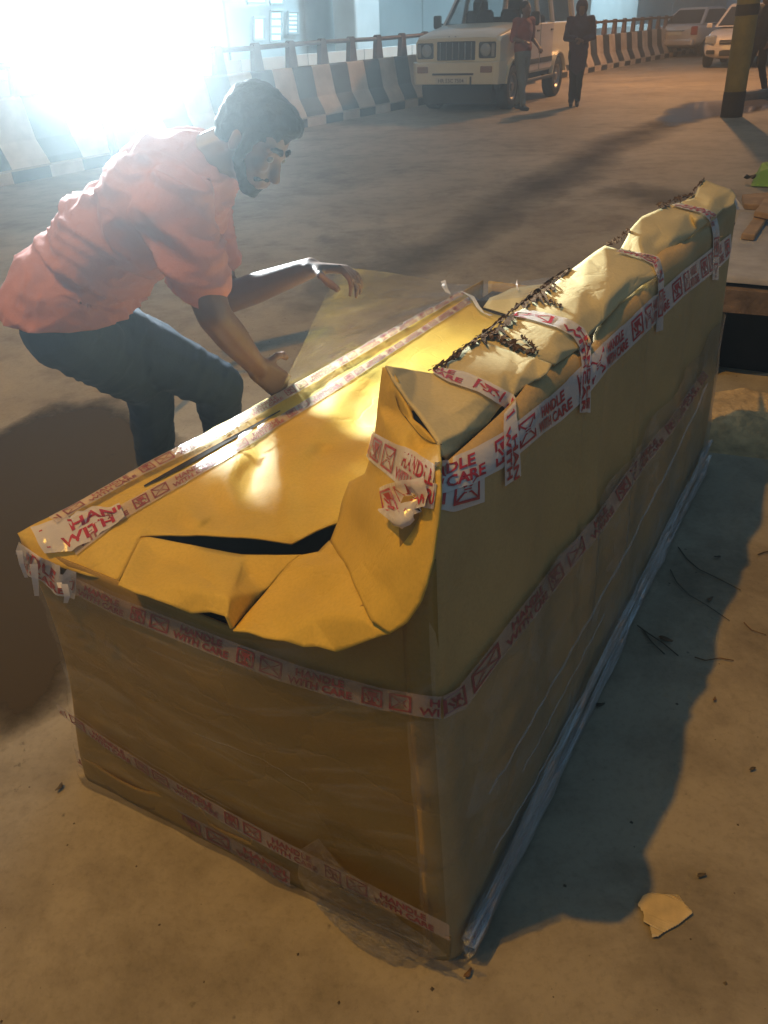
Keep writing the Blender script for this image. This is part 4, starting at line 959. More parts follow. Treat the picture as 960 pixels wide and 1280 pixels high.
# loose film spilling on the ground at the near corner
def spill(u, v):
    a = [(375, 1062), (372, 1095), (385, 1120), (412, 1150), (440, 1176), (488, 1202)]; b = [(398, 1048), (425, 1082), (470, 1115), (500, 1150), (530, 1170), (560, 1195)]
    x0, y0 = poly_at(a, u); x1, y1 = poly_at(b, u); x, y = x0 + (x1 - x0) * v, y0 + (y1 - y0) * v
    wall = gpl(x, y, Lw(-0.03, 0, 0), TD); g = gz(x, y, 0.012)
    p = wall if wall.z > 0.03 else g
    return p - ray(x, y).normalized() * (0.012 + 0.022 * abs(vnoise((x, y, 0), 0.05, 3)) + 0.012 * vnoise((x, y, 0), 0.13, 5))
grid_surf('loose_film', spill, 50, 24, M_crumple, keep=False, thick=0)
# loose film pulled up by the man
HANDP = gy(425, 338, 2.05)
def pulled(u, v):
    a = [(424, 334), (470, 338), (520, 346), (560, 354), (600, 356), (650, 352), (705, 344)]; b = [(352, 486), (400, 462), (440, 440), (500, 408), (560, 376), (610, 376), (690, 368)]
    xa, ya = poly_at(a, u); xb, yb = poly_at(b, u)
    pa = gy(xa, ya, 2.05).lerp(gz(705, 344, .66), 0) if u < 0 else None
    ya_ = 2.05 + (gz(600, 372, .62).y - 2.05) * sm(0, 0.55, u)
    P0 = gy(xa, ya, ya_) if u < .62 else gz(xa, ya, .63); P1 = gz(xb, yb, .665 - .04 * u)
    q = P0.lerp(P1, v)
    return q + Vector((0.2, -0.9, 0.3)) * (0.025 * vnoise((u * 5, v * 4, 1), 1.0) * math.sin(math.pi * v))
grid_surf('pulled_film', pulled, 40, 20, M_film2, keep=False, thick=0)
# bright crinkle of film at the far end of the seat
def crinkle(pts, wd, seed):
    rnd = random.Random(seed); vs = []
    for x, y, z in pts:
        c = gz(x, y, z); vs += [c - RGT * wd * rnd.uniform(.5, 1), c + RGT * wd * rnd.uniform(.5, 1) + Vector((0, 0, rnd.uniform(-wd, wd)))]
    loc_obj(raw('film_edge_glint', vs, [(2 * i, 2 * i + 1, 2 * i + 3, 2 * i + 2) for i in range(len(pts) - 1)], M_tape, None, True), sofa)
crinkle([(553, 352, .66), (556, 358, .655), (560, 365, .645)], 0.012, 1)
crinkle([(576, 362, .64), (590, 372, .632), (598, 384, .625), (604, 390, .615), (614, 395, .61)], 0.009, 2)
def glint(x, y, z, wd, ln, seed):  # facets added and turned to show the work light as highlights
    """small raised crinkle of film facing half way between the eye and the work light"""
    rnd = random.Random(seed); c = gz(x, y, z); h = ((CAM - c).normalized() + (FLP - c).normalized()).normalized()
    a = TD - h * TD.dot(h); a.normalize(); b = h.cross(a); vs = []
    for k in range(9):
        f = k / 8 - .5; q = c + a * (ln * f) + h * (.004 + .006 * (1 - 4 * f * f)) + b * rnd.uniform(-.2, .2) * wd
        ww = wd * (1 - 3.2 * f * f) * rnd.uniform(.6, 1); vs += [q - b * ww + h * rnd.uniform(-.15, .15) * wd, q + b * ww + h * rnd.uniform(-.15, .15) * wd]
    loc_obj(raw('film_edge_glint', vs, [(2 * i, 2 * i + 1, 2 * i + 3, 2 * i + 2) for i in range(8)], M_tape, None, True), sofa)
glint(306, 547, .668, .012, .07, 1); glint(328, 536, .665, .006, .06, 2); glint(100, 646, .672, .008, .05, 3); glint(556, 358, .655, .008, .03, 4); glint(648, 357, .625, .006, .05, 5)
crinkle([(908, 234, 1.0), (917, 243, .985), (921, 252, .965), (925, 262, .94)], 0.016, 3)

# ------------------------------------------------------------------ people
M_skin = mat('brown_skin', (0.17, 0.085, 0.05), 0.5, var=0.1, scale=8)
M_hair = mat('black_hair', (0.010, 0.009, 0.009), 0.8, var=0.3, scale=60, bump=0.7, bscale=160)
M_shirt = mat('salmon_red_shirt', (0.43, 0.165, 0.14), 0.85, var=0.12, scale=6, bump=0.3, bscale=220)
M_pants = mat('navy_trousers', (0.018, 0.032, 0.055), 0.85, var=0.2, scale=5, bump=0.3, bscale=160)
M_shoe = mat('dark_shoe', (0.02, 0.018, 0.016), 0.6)
M_purple = mat('dark_purple_jacket', (0.045, 0.022, 0.05), 0.85, var=0.2)
M_black = mat('black_cloth', (0.012, 0.013, 0.018), 0.9, var=0.2)
M_jeans = mat('faded_blue_jeans', (0.14, 0.17, 0.19), 0.85, var=0.2)
M_orange = mat('brick_orange_shirt', (0.26, 0.065, 0.045), 0.85, var=0.15)
M_eye = mat('eye_white', (0.10, 0.08, 0.07), 0.3)
def capsule(bm, a, b, r0, r1, n=10):
    a, b = Vector(a), Vector(b); d = b - a
    if d.length < 1e-6: d = Vector((0, 0, 1e-4)); b = a + d
    q = d.to_track_quat('Z', 'Y').to_matrix(); L = d.length; rings = []
    for k in range(5):
        th = -math.pi / 2 + math.pi / 2 * k / 4.0
        if k == 0: rings.append((0.02 * r0, -r0))
        else: rings.append((r0 * math.cos(th), r0 * math.sin(th)))
    for k in range(5):
        th = math.pi / 2 * k / 4.0
        if k == 4: rings.append((0.02 * r1, L + r1))
        else: rings.append((r1 * math.cos(th), L + r1 * math.sin(th)))
    V = [[bm.verts.new(a + q @ Vector((r * math.cos(2 * math.pi * i / n), r * math.sin(2 * math.pi * i / n), h))) for i in range(n)] for r, h in rings]
    for A, B in zip(V, V[1:]):
        for i in range(n): bm.faces.new((A[i], A[(i + 1) % n], B[(i + 1) % n], B[i]))
    bm.faces.new(V[0][::-1]); bm.faces.new(V[-1])
def ellip(bm, c, ax, r, n=16, m=10):
    """ax: three unit axes, r: three radii"""
    V = []
    for k in range(m + 1):
        th = math.pi * (0.02 + 0.96 * k / m) - math.pi / 2
        V.append([bm.verts.new(Vector(c) + ax[0] * (r[0] * math.cos(th) * math.cos(2 * math.pi * i / n)) + ax[1] * (r[1] * math.cos(th) * math.sin(2 * math.pi * i / n)) + ax[2] * (r[2] * math.sin(th))) for i in range(n)])
    for A, B in zip(V, V[1:]):
        for i in range(n): bm.faces.new((A[i], A[(i + 1) % n], B[(i + 1) % n], B[i]))
    bm.faces.new(V[0][::-1]); bm.faces.new(V[-1])
def blob(name, fn, voxel, m, parent, smooth=4, amp=0.0, nsc=20, world=True, stretch=None, hem=None):
    """union of overlapping solids as one continuous skin"""
    bm = bmesh.new(); fn(bm); bmesh.ops.recalc_face_normals(bm, faces=bm.faces[:])
    me = bpy.data.meshes.new(name); bm.to_mesh(me); bm.free()
    o = bpy.data.objects.new(name, me); COL.objects.link(o)
    r = o.modifiers.new('remesh', 'REMESH'); r.mode = 'VOXEL'; r.voxel_size = voxel; r.use_smooth_shade = True
    s = o.modifiers.new('smooth', 'SMOOTH'); s.iterations = smooth; s.factor = 0.5
    dg = bpy.context.evaluated_depsgraph_get(); dg.update()
    me2 = bpy.data.meshes.new_from_object(o.evaluated_get(dg)); me2.name = name
    bpy.data.objects.remove(o); bpy.data.meshes.remove(me)
    if amp:
        nrm = [v.normal.copy() for v in me2.vertices]
        for v, n_ in zip(me2.vertices, nrm):
            p = v.co if stretch is None or len(stretch) == 4 else Vector((v.co.x * stretch[0], v.co.y * stretch[1], v.co.z * stretch[2]))
            if stretch is not None and len(stretch) == 4:
                q_ = Vector((v.co.dot(stretch[0]) * stretch[3][0], v.co.dot(stretch[1]) * stretch[3][1], v.co.dot(stretch[2]) * stretch[3][2])); wv_ = noise.noise(v.co * 4.0) * 0.8
                q_ += Vector((wv_, wv_, wv_)); a_ = 1 - abs(noise.noise(q_)) * 2.2; b_ = 1 - abs(noise.noise(q_ * 2.1 + Vector((3, 8, 1)))) * 2.2
                v.co += n_ * amp * (max(0, a_) ** 2 + 0.5 * max(0, b_) ** 2 - 0.15); continue
            k = noise.noise(p * nsc); v.co += n_ * amp * (k + 0.6 * abs(noise.noise(p * nsc * 0.6 + Vector((5, 5, 5)))))
    if hem:
        bm = bmesh.new(); bm.from_mesh(me2); bmesh.ops.bisect_plane(bm, geom=bm.verts[:] + bm.edges[:] + bm.faces[:], plane_co=hem[0], plane_no=hem[1], clear_inner=True)
        bm.to_mesh(me2); bm.free()
    me2.polygons.foreach_set('use_smooth', [True] * len(me2.polygons))
    me2.materials.clear()
    o = link(name, me2, m)
    return loc_obj(o, parent) if world else (setattr(o, 'parent', parent) or o)
def head_parts(bm, c, f, u, s, k=1.0):
    """skull, jaw, nose, ears, brow, lips round centre c; f face direction, u crown direction, s to the side"""
    ax = (f, s, u)
    ellip(bm, c + u * .025 * k - f * .008 * k, ax, (.098 * k, .076 * k, .092 * k))
    ellip(bm, c - u * .055 * k + f * .035 * k, ax, (.062 * k, .056 * k, .062 * k))
    ellip(bm, c - u * .098 * k + f * .062 * k, ax, (.026 * k, .03 * k, .022 * k))
    capsule(bm, c + f * .088 * k + u * .005 * k, c + f * .112 * k - u * .036 * k, .010 * k, .016 * k)
    for q in (-1, 1):
        ellip(bm, c + s * q * .076 * k - u * .015 * k - f * .006 * k, (f, s, u), (.020 * k, .011 * k, .034 * k), 10, 6)
        capsule(bm, c + f * .088 * k + u * .022 * k + s * q * .012 * k, c + f * .078 * k + u * .020 * k + s * q * .05 * k, .011 * k, .010 * k)
        ellip(bm, c + f * .074 * k - u * .022 * k + s * q * .036 * k, ax, (.020 * k, .022 * k, .02 * k), 10, 6)
    capsule(bm, c + f * .092 * k - u * .064 * k - s * .02 * k, c + f * .092 * k - u * .064 * k + s * .02 * k, .010 * k, .010 * k)
    capsule(bm, c + f * .088 * k - u * .078 * k - s * .016 * k, c + f * .088 * k - u * .078 * k + s * .016 * k, .010 * k, .010 * k)
def hand(bm, wrist, d, palm_n, k=1.0, curl=0.5, side=1):
    """palm, four bent fingers of unequal length and a thumb from the side of the palm"""
    d = d.normalized(); n = (palm_n - d * palm_n.dot(d)).normalized(); w_ = d.cross(n) * side
    for q in (-1.5, -.5, .5, 1.5): capsule(bm, wrist + w_ * (.012 * q * k), wrist + d * .085 * k + w_ * (.019 * q * k), .016 * k, .012 * k, 8)
    for i, (q, L) in enumerate(((-1.5, .062), (-.5, .074), (.5, .080), (1.5, .072))):
        p = wrist + d * .088 * k + w_ * (.0195 * q * k); a = 0.25 + 0.08 * i
        for j, l in enumerate((.44, .32, .26)):
            a += curl * (0.55 if j else 0.3)
            e = p + (d * math.cos(a) + n * math.sin(a)).normalized() * (L * l * k) + w_ * (0.003 * q * k)
            capsule(bm, p, e, (.0095 - .001 * j) * k, (.0088 - .001 * j) * k, 8); p = e
    p = wrist + d * .02 * k + w_ * (.026 * k)
    for l, (cd_, cw, cn) in ((.042, (.55, .75, .35)), (.034, (.75, .45, .5)), (.028, (.85, .1, .5))):
        e = p + (d * cd_ + w_ * cw + n * cn).normalized() * l * k; capsule(bm, p, e, .012 * k, .010 * k, 8); p = e

# the man bending over the parcel
MX = {}
man_hip = gy(88, 395, 2.12)
man = thing('person', 'man in salmon red shirt and dark trousers bending over the parcel pulling its film', 'person', (-0.85, 2.42, 0))
HC = gy(318, 174, 2.0); HK = 0.86
hf = Vector((.62, -.38, -.60)).normalized(); hu = Vector((.66, -.12, .74)); hu = (hu - hf * hu.dot(hf)).normalized(); hs = hf.cross(hu)
nkb = gy(248, 205, 2.02); chest = gy(205, 255, 2.06); belly = gy(140, 310, 2.10); hipc = gy(88, 385, 2.14)
td = (chest - hipc).normalized(); tside = Vector((0.12, 1, 0.0)); tside = (tside - td * tside.dot(td)).normalized(); tup = td.cross(tside) 
if tup.z < 0: tup = -tup
shN = gy(222, 262, 1.87); shF = gy(243, 238, 2.22)
elN = gy(268, 395, 1.80); wrN = gy(322, 460, 1.93)
elF = gy(282, 374, 2.16); wrF = gy(388, 335, 2.06)
hipN = gy(78, 412, 2.04); hipF = gy(112, 402, 2.24)
knN = gy(186, 480, 2.36); anN = gz(196, 622, 0.09)
knF = gy(272, 482, 2.36); anF = gz(262, 560, 0.09)
anN = Vector((-0.835, 2.50, 0.09)); anF = Vector((-0.60, 2.62, 0.09))
hdN = (gy(352, 482, 1.97) - wrN).normalized(); hdF = (gy(425, 336, 2.04) - wrF).normalized()
def man_body(bm):
    head_parts(bm, HC, hf, hu, hs, HK)
    capsule(bm, nkb, HC - hu * .05 - hf * .03, .062, .058)
    ellip(bm, chest, (td, tside, tup), (.19, .165, .115)); ellip(bm, belly, (td, tside, tup), (.17, .15, .11)); ellip(bm, hipc, (td, tside, tup), (.14, .165, .12))
    capsule(bm, chest, nkb, .10, .065)
    for sh, el, wr in ((shN, elN, wrN), (shF, elF, wrF)):
        capsule(bm, chest.lerp(sh, .6), sh, .08, .068); capsule(bm, sh, el, .058, .043); capsule(bm, el, el.lerp(wr, .35), .043, .043); capsule(bm, el.lerp(wr, .35), wr, .043, .028)
    hand(bm, wrN, hdN, Vector((0.3, 0.5, -0.6)), 1.05, 0.7, 1); hand(bm, wrF, hdF, Vector((0.2, -0.3, -0.9)), 1.05, 0.9, -1)
    for hp, kn, an in ((hipN, knN, anN), (hipF, knF, anF)):
        capsule(bm, hp, kn, .088, .056); capsule(bm, kn, an, .052, .036)
blob('body', man_body, 0.0065, M_skin, man, smooth=5)
def man_shirt(bm):
    ellip(bm, chest, (td, tside, tup), (.215, .185, .137)); ellip(bm, belly, (td, tside, tup), (.20, .175, .13)); ellip(bm, hipc + td * .015, (td, tside, tup), (.19, .228, .165))
    capsule(bm, chest, nkb - td * .01, .118, .070); capsule(bm, hipc - td * .02 + tup * .05, belly + tup * .05, .1, .1)
    for sh, el, f_ in ((shN, elN, .58), (shF, elF, .55)):
        capsule(bm, chest.lerp(sh, .6), sh, .095, .085); capsule(bm, sh, sh.lerp(el, f_), .080, .072)
blob('shirt', man_shirt, 0.009, M_shirt, man, smooth=4, amp=0.017, stretch=((td * 0.8 + tup * 0.6).normalized(), tside, (tup * 0.8 - td * 0.6).normalized(), (13, 5, 3.5)), hem=(gy(88, 386, 2.1), Vector((.12, 0, 1))))
man.children[-1].modifiers.new('thickness', 'SOLIDIFY').thickness = 0.005
def man_trousers(bm):
    ellip(bm, hipc - td * .03, (td, tside, tup), (.108, .155, .112))
    for hp, kn, an in ((hipN, knN, anN), (hipF, knF, anF)):
        capsule(bm, hp, hp.lerp(kn, .5), .106, .096); capsule(bm, hp.lerp(kn, .5), kn, .098, .082); capsule(bm, kn, an + Vector((0, 0, .02)), .080, .062)
blob('trousers', man_trousers, 0.009, M_pants, man, smooth=5, amp=0.006, stretch=(Vector((0.6, 0.3, -0.75)).normalized(), Vector((0.3, -0.95, 0)).normalized(), Vector((0.75, 0, 0.6)).normalized(), (12, 5, 4)))
def man_hair(bm):
    k = HK; ax = (hf, hs, hu); c = HC
    ellip(bm, c + hu * .045 * k - hf * .022 * k, ax, (.103 * k, .086 * k, .092 * k)); ellip(bm, c - hf * .05 * k + hu * .0 * k, ax, (.066 * k, .080 * k, .085 * k))
    ellip(bm, c + hu * .095 * k + hf * .03 * k, ax, (.07 * k, .066 * k, .04 * k))
    for q in (-1, 1): capsule(bm, c + hs * q * .072 * k + hu * .02 * k + hf * .02 * k, c + hs * q * .068 * k - hu * .05 * k + hf * .022 * k, .017, .013)
blob('hair', man_hair, 0.007, M_hair, man, smooth=3, amp=0.005, nsc=60)
def man_beard(bm):
    k = HK; c = HC
    for q in (-1, 1):
        capsule(bm, c + hs * q * .064 * k - hu * .05 * k + hf * .022 * k, c - hu * .098 * k + hf * .060 * k + hs * q * .022 * k, .014, .018)
        capsule(bm, c + hf * .094 * k - hu * .050 * k, c + hf * .082 * k - hu * .062 * k + hs * q * .036 * k, .008, .007)
        capsule(bm, c + hf * .092 * k + hu * .032 * k + hs * q * .014 * k, c + hf * .080 * k + hu * .032 * k + hs * q * .05 * k, .008, .006)
    ellip(bm, c - hu * .090 * k + hf * .076 * k, (hf, hs, hu), (.018 * k, .034 * k, .012 * k))
    ellip(bm, c - hu * .106 * k + hf * .062 * k, (hf, hs, hu), (.030 * k, .036 * k, .024 * k))
blob('beard', man_beard, 0.006, M_hair, man, smooth=2, amp=0.003, nsc=80)
for q in (-1, 1):
    m_ = MB(); g_ = bmesh.ops.create_uvsphere(m_.bm, u_segments=12, v_segments=8, radius=0.0095); bmesh.ops.translate(m_.bm, vec=HC + hf * .080 * HK + hu * .004 + hs * q * .034 * HK, verts=g_['verts']); loc_obj(m_.build('eye', M_eye, man, smooth=True), man)
def shoe(bm, an, d, k=1.0):
    d = d.normalized(); s = Vector((-d.y, d.x, 0)); z0 = an.z - 0.045 * k
    capsule(bm, an - d * .04 * k + Vector((0, 0, -.045 * k)), an + d * .12 * k + Vector((0, 0, -.052 * k)), .042 * k, .038 * k)
    capsule(bm, an, an + d * .06 * k - Vector((0, 0, .03 * k)), .045 * k, .04 * k)
for an, d in ((anN, Vector((.9, -.35, 0))), (anF, Vector((.9, -.2, 0)))):
    blob('shoe', lambda bm, a=an, dd=d: shoe(bm, a, dd), 0.009, M_shoe, man, smooth=3)

def stander(label, loc, rz, hgt, top, legs, arms='down', hood=False, hairm=M_hair, step=0.1, longtop=0.0, spread=0.09):
    """a person standing or walking, facing local -y"""
    p = thing('person', label, 'person', loc, rz, None); k = hgt / 1.72
    V3 = lambda x, y, z: Vector((x, y, z)) * k
    hips = [V3(-.09, 0, .90), V3(.09, 0, .90)]; kn = [V3(-spread, -step * .6, .48), V3(spread, step * .4 - .04, .48)]; an = [V3(-spread, -step, .085), V3(spread, step, .085)]
    sh = [V3(-.19, .01, 1.42), V3(.19, .01, 1.42)]
    if arms == 'fold': el = [V3(-.25, .0, 1.14), V3(.25, .0, 1.14)]; wr = [V3(-.06, -.2, 1.13), V3(.06, -.19, 1.10)]
    elif arms == 'bent': el = [V3(-.24, .05, 1.16), V3(.30, .08, 1.15)]; wr = [V3(-.20, -.2, 1.12), V3(.24, -.14, 1.02)]
    else: el = [V3(-.25, .03, 1.13), V3(.25, .03, 1.13)]; wr = [V3(-.25, -.05, .90), V3(.25, -.05, .90)]
    hc = V3(0, -.02, 1.60); f, u, s = Vector((0, -1, 0)), Vector((0, 0, 1)), Vector((1, 0, 0))
    def bd(bm):
        head_parts(bm, hc, f, u, s, k); capsule(bm, V3(0, .01, 1.42), hc - u * .06 * k, .055 * k, .052 * k)
        ellip(bm, V3(0, .01, 1.27), (s, f, u), (.165 * k, .11 * k, .20 * k)); ellip(bm, V3(0, .01, 1.0), (s, f, u), (.15 * k, .11 * k, .18 * k))
        for i in (0, 1):
            capsule(bm, V3(0, .01, 1.40), sh[i], .06 * k, .055 * k); capsule(bm, sh[i], el[i], .05 * k, .038 * k); capsule(bm, el[i], wr[i], .038 * k, .027 * k)
            hand(bm, wr[i], (wr[i] - el[i]), Vector((0, 0, -1)) if arms != 'down' else Vector((1 - 2 * i, 0, 0)), k * 1.0, 0.6, 1 if i else -1)
            capsule(bm, hips[i], kn[i], .078 * k, .052 * k); capsule(bm, kn[i], an[i], .050 * k, .035 * k)
    blob('body', bd, 0.012, M_skin, p, 3, world=False)
    def tp(bm):
        ellip(bm, V3(0, .01, 1.27), (s, f, u), (.195 * k, .135 * k, .22 * k)); ellip(bm, V3(0, .01, 1.02), (s, f, u), (.185 * k, .135 * k, .19 * k))
        if longtop: capsule(bm, V3(0, .0, .98), V3(0, .0, .98 - longtop), .165 * k, .155 * k)
        for i in (0, 1):
            capsule(bm, V3(0, .01, 1.38), sh[i], .07 * k, .075 * k); capsule(bm, sh[i], el[i], .068 * k, .055 * k)
            if arms != 'bent': capsule(bm, el[i], el[i].lerp(wr[i], .9), .055 * k, .045 * k)
        if hood: ellip(bm, hc - f * .025 * k + u * .02 * k, (s, f, u), (.108 * k, .115 * k, .13 * k)); capsule(bm, V3(0, .03, 1.42), V3(0, .01, 1.50), .10 * k, .095 * k)
    blob('jacket' if hood else 'top', tp, 0.013, top, p, 3, amp=0.012, nsc=12, world=False)
    def tr(bm):
        ellip(bm, V3(0, 0, .93), (s, f, u), (.175 * k, .125 * k, .13 * k))
        for i in (0, 1): capsule(bm, hips[i], kn[i], .096 * k, .070 * k); capsule(bm, kn[i], an[i] + u * .02, .068 * k, .056 * k)
    blob('trousers', tr, 0.013, legs, p, 3, amp=0.008, nsc=12, world=False)
    for i in (0, 1): blob('shoe', lambda bm, a=an[i]: shoe(bm, a, Vector((0, -1, 0)), k), 0.012, M_shoe, p, 2, world=False)
    if not hood:
        def hr(bm): ellip(bm, hc + u * .045 * k - f * .024 * k, (s, f, u), (.085 * k, .100 * k, .088 * k)); ellip(bm, hc - f * .05 * k, (s, f, u), (.078 * k, .06 * k, .08 * k))
        blob('hair', hr, 0.012, hairm, p, 2, amp=0.004, nsc=50, world=False)
    return p
g_ = gz(717, 133)
stander('person in dark purple hooded jacket and black trousers standing beside the off-road car', (g_.x, g_.y, 0), math.radians(-12), 1.66, M_purple, M_black, 'fold', True, step=0.03, longtop=0.30, spread=0.06)
g_ = gz(650, 137)
stander('person in faded jeans and orange brown shirt at the wing of the off-road car', (g_.x, g_.y, 0), math.radians(35), 1.68, M_orange, M_jeans, 'bent', False, step=0.16)
g_ = gz(938, 119)
stander('person in dark clothes walking behind the striped column', (g_.x, g_.y, 0), math.radians(-70), 1.72, M_black, M_black, 'down', False, step=0.24)

# ------------------------------------------------------------------ striped column, platform, planks, litter
M_yel = mat('olive_yellow_paint', (0.26, 0.20, 0.045), 0.6, var=0.3, scale=5, bump=0.3, bscale=30)
M_colblk = mat('worn_black_paint', (0.035, 0.03, 0.025), 0.75, var=0.4, scale=8, bump=0.3, bscale=30)
cb = gz(914, 146)
col = thing('striped_column', 'leaning olive yellow column with black base and black band beside the puddle', 'column', (cb.x, cb.y, 0))
lean = (gy(936, 0, cb.y) - cb); lean = lean / lean.z
def cseg(nm, z0, z1, r, m): loc_obj(MB().cyl(cb + lean * z0, cb + lean * z1, r, r, n=20).build(nm, m, angle=40), col)
cseg('base_band', 0.0, 0.36, 0.165, M_colblk); cseg('shaft', 0.36, 1.36, 0.16, M_yel); cseg('dark_band', 1.36, 1.50, 0.163, M_colblk); cseg('shaft', 1.50, 4.2, 0.16, M_yel)
M_kerb = mat('worn_kerb_stone', (0.26, 0.22, 0.18), 0.85, var=0.25, scale=9, bump=0.6, bscale=30)
k0 = gz(922, 127); k1 = gz(990, 119); kd = (k1 - k0).normalized()
kb = MB().loft([[k0 + kd * a + Vector((-kd.y, kd.x, 0)) * b * .2 + Vector((0, 0, z)) for b, z in ((0, 0), (0, .11), (.1, .14), (1, .14), (1, 0))] for a in (0, .6, 1.2, 1.8, 2.4)]).build('kerb_stone', M_kerb)
tag(kb, 'low worn kerb stone on the ground behind the striped column', 'kerb')

M_slab = mat('grey_platform_slab', (0.30, 0.28, 0.27), 0.8, var=0.22, scale=7, bump=0.5, bscale=35)
M_beam = mat('brown_edge_beam', (0.15, 0.10, 0.065), 0.85, var=0.4, scale=9, bump=0.7, bscale=30, bdist=0.012)
M_void = mat('shaded_recess_wall', (0.018, 0.016, 0.015), 0.95, var=0.4)  # near-black colour carries the shade of the recess under the slab
ZP = 0.50
pa = gz(899, 344, ZP); pb = gz(960, 349, ZP); ex = (pb - pa).normalized(); ey = Vector((-ex.y, ex.x, 0))
if ey.y < 0: ey = -ey
plat = thing('stone_platform', 'low grey slab platform over a dark recess beyond the far end of the parcel', 'platform', pa)
def slab(nm, x0, x1, y0, y1, z0, z1, m, rough=0.012, seed=1):
    n = 24; rings = []
    for k in range(n + 1):
        x = x0 + (x1 - x0) * k / n; j = rough * vnoise((x * 7, seed, 0), 1.0); j2 = rough * .6 * vnoise((x * 17, seed, 4), 1.0)
        rings.append([pa + ex * x + ey * (y0 + j) + Vector((0, 0, z0 - pa.z)), pa + ex * x + ey * (y0 + j + .006) + Vector((0, 0, z1 - .01 + j2 - pa.z)), pa + ex * x + ey * (y0 + j + .03) + Vector((0, 0, z1 - pa.z)), pa + ex * x + ey * y1 + Vector((0, 0, z1 - pa.z)), pa + ex * x + ey * y1 + Vector((0, 0, z0 - pa.z))])
    o = MB().loft(rings).build(nm, m, angle=50); return loc_obj(o, plat)
slab('top_slab', -0.02, 3.2, 0.0, 1.35, ZP - .028, ZP, M_slab, 0.008, 1)
slab('edge_beam', -0.06, 3.2, -0.015, 0.14, ZP - .155, ZP - .048, M_beam, 0.016, 2)
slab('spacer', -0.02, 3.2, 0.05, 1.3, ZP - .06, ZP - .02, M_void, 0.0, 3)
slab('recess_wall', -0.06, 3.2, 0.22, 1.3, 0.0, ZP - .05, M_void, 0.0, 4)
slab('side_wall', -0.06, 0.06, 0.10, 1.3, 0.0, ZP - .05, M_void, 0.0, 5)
# earth banked at the foot of the platform
def bank(u, v):
    a = gz(868, 566); b = gz(1010, 583); c = gz(872, 500); d = gz(1010, 510)
    p = a.lerp(b, u).lerp(c.lerp(d, u), v); z = 0.055 * sm(0, .55, v) * (1 + .5 * vnoise((p.x * 9, p.y * 9, 0), 1.0)) - 0.012 * (v < .02)
    return Vector((p.x, p.y, max(-0.005, z + 0.01 * vnoise((p.x * 30, p.y * 30, 3), 1.0) * sm(0, .3, v))))
bk = grid_surf('earth_bank', bank, 60, 24, M_dirt, keep=False, thick=0); bk.parent = None; bk['kind'] = 'structure'
M_wood = mat('weathered_plank_wood', (0.30, 0.19, 0.095), 0.75, var=0.3, scale=12, bump=0.5, bscale=50)
def plank(pts, z, th, label):
    q = [gz(x, y, z + th) for x, y in pts]; c = sum(q, Vector()) / 4; c0 = Vector((c.x, c.y, z))
    nz = 8; rings = []
    for k in range(nz + 1):
        f = k / nz; a = q[0].lerp(q[3], f); b = q[1].lerp(q[2], f); w_ = 0.004 * vnoise((f * 5, th * 50, z), 1.0)
        rings.append([v - c0 for v in (a + Vector((0, 0, w_ - th)), a + Vector((0, 0, w_)), b + Vector((0, 0, w_)), b + Vector((0, 0, w_ - th)))])
    o = MB().loft(rings).build('plank', M_wood); o.location = c0
    bv = o.modifiers.new('bevel', 'BEVEL'); bv.width = 0.004
    tag(o, label, 'plank', 'wooden planks on the slab platform')
plank([(927, 292), (944, 294), (985, 232), (972, 230)], ZP + .001, .03, 'long narrow plank lying diagonally on the slab, undermost of the crossing pair')
plank([(943, 264), (962, 268), (1000, 215), (985, 213)], ZP + .034, .03, 'plank lying on top of the long diagonal plank at the photo edge')
plank([(928, 243), (930, 255), (975, 258), (972, 239)], ZP + .001, .032, 'short reddish brown plank lying crosswise behind the diagonal planks')
M_lime = mat('lime_green_cloth', (0.22, 0.40, 0.05), 0.7, var=0.15, scale=9)
def cloth(u, v):
    a = gz(938, 234); b = gz(992, 236); c = gz(944, 217); d = gz(992, 217); p = a.lerp(b, u).lerp(c.lerp(d, u), v)
    e = sm(0, .15, u) * sm(0, .2, v) * sm(1, .85, u) * sm(1, .8, v); return Vector((p.x, p.y, 0.01 + e * (0.13 + 0.05 * vnoise((u * 5, v * 5, 2), 1.0))))
ck = grid_surf('folded_cloth', cloth, 30, 14, M_lime, keep=False, thick=0); ck.parent = None; tag(ck, 'lime green folded cloth lying on the ground by the right edge', 'cloth')
def tube_obj(name, pts, r, m, label, cat, group=None):
    if r < .01: r *= .6
    m_ = MB(); o0_ = pts[0]
    m_.loft([[p - o0_ + Vector((math.cos(a) * r * (1 - .4 * k / len(pts)), math.sin(a) * r * .5, abs(math.sin(a)) * r)) for a in (0, 1.57, 3.14, 4.71)] for k, p in enumerate(pts)])
    o = m_.build(name, m); o.location = o0_; return tag(o, label, cat, group)
M_twig = mat('dry_twig', (0.10, 0.075, 0.05), 0.85, var=0.4, scale=30)
M_leaf = mat('dry_brown_leaf', (0.16, 0.09, 0.045), 0.8, var=0.4, scale=25)
tube_obj('stick', [gz(933, 222, .05), gz(937, 224, .03), gz(944, 222, .05)], .03, M_twig, 'short dark stick poking out beside the lime green cloth', 'stick')
G = 'dry twigs in the shadow of the parcel'
tube_obj('twig', [gz(x, y, .006) for x, y in ((797, 782), (812, 793), (830, 805), (848, 820))], .004, M_twig, 'dark forked twig nearest the middle of the parcel side', 'twig', G)
tube_obj('twig', [gz(x, y, .006) for x, y in ((803, 786), (815, 803), (831, 818))], .004, M_twig, 'short twig lying across the dark forked twig', 'twig', G)
tube_obj('twig', [gz(x, y, .005) for x, y in ((848, 684), (860, 700), (874, 712), (895, 722), (926, 738))], .0035, M_twig, 'long thin curved twig farthest back in the shadow', 'twig', G)
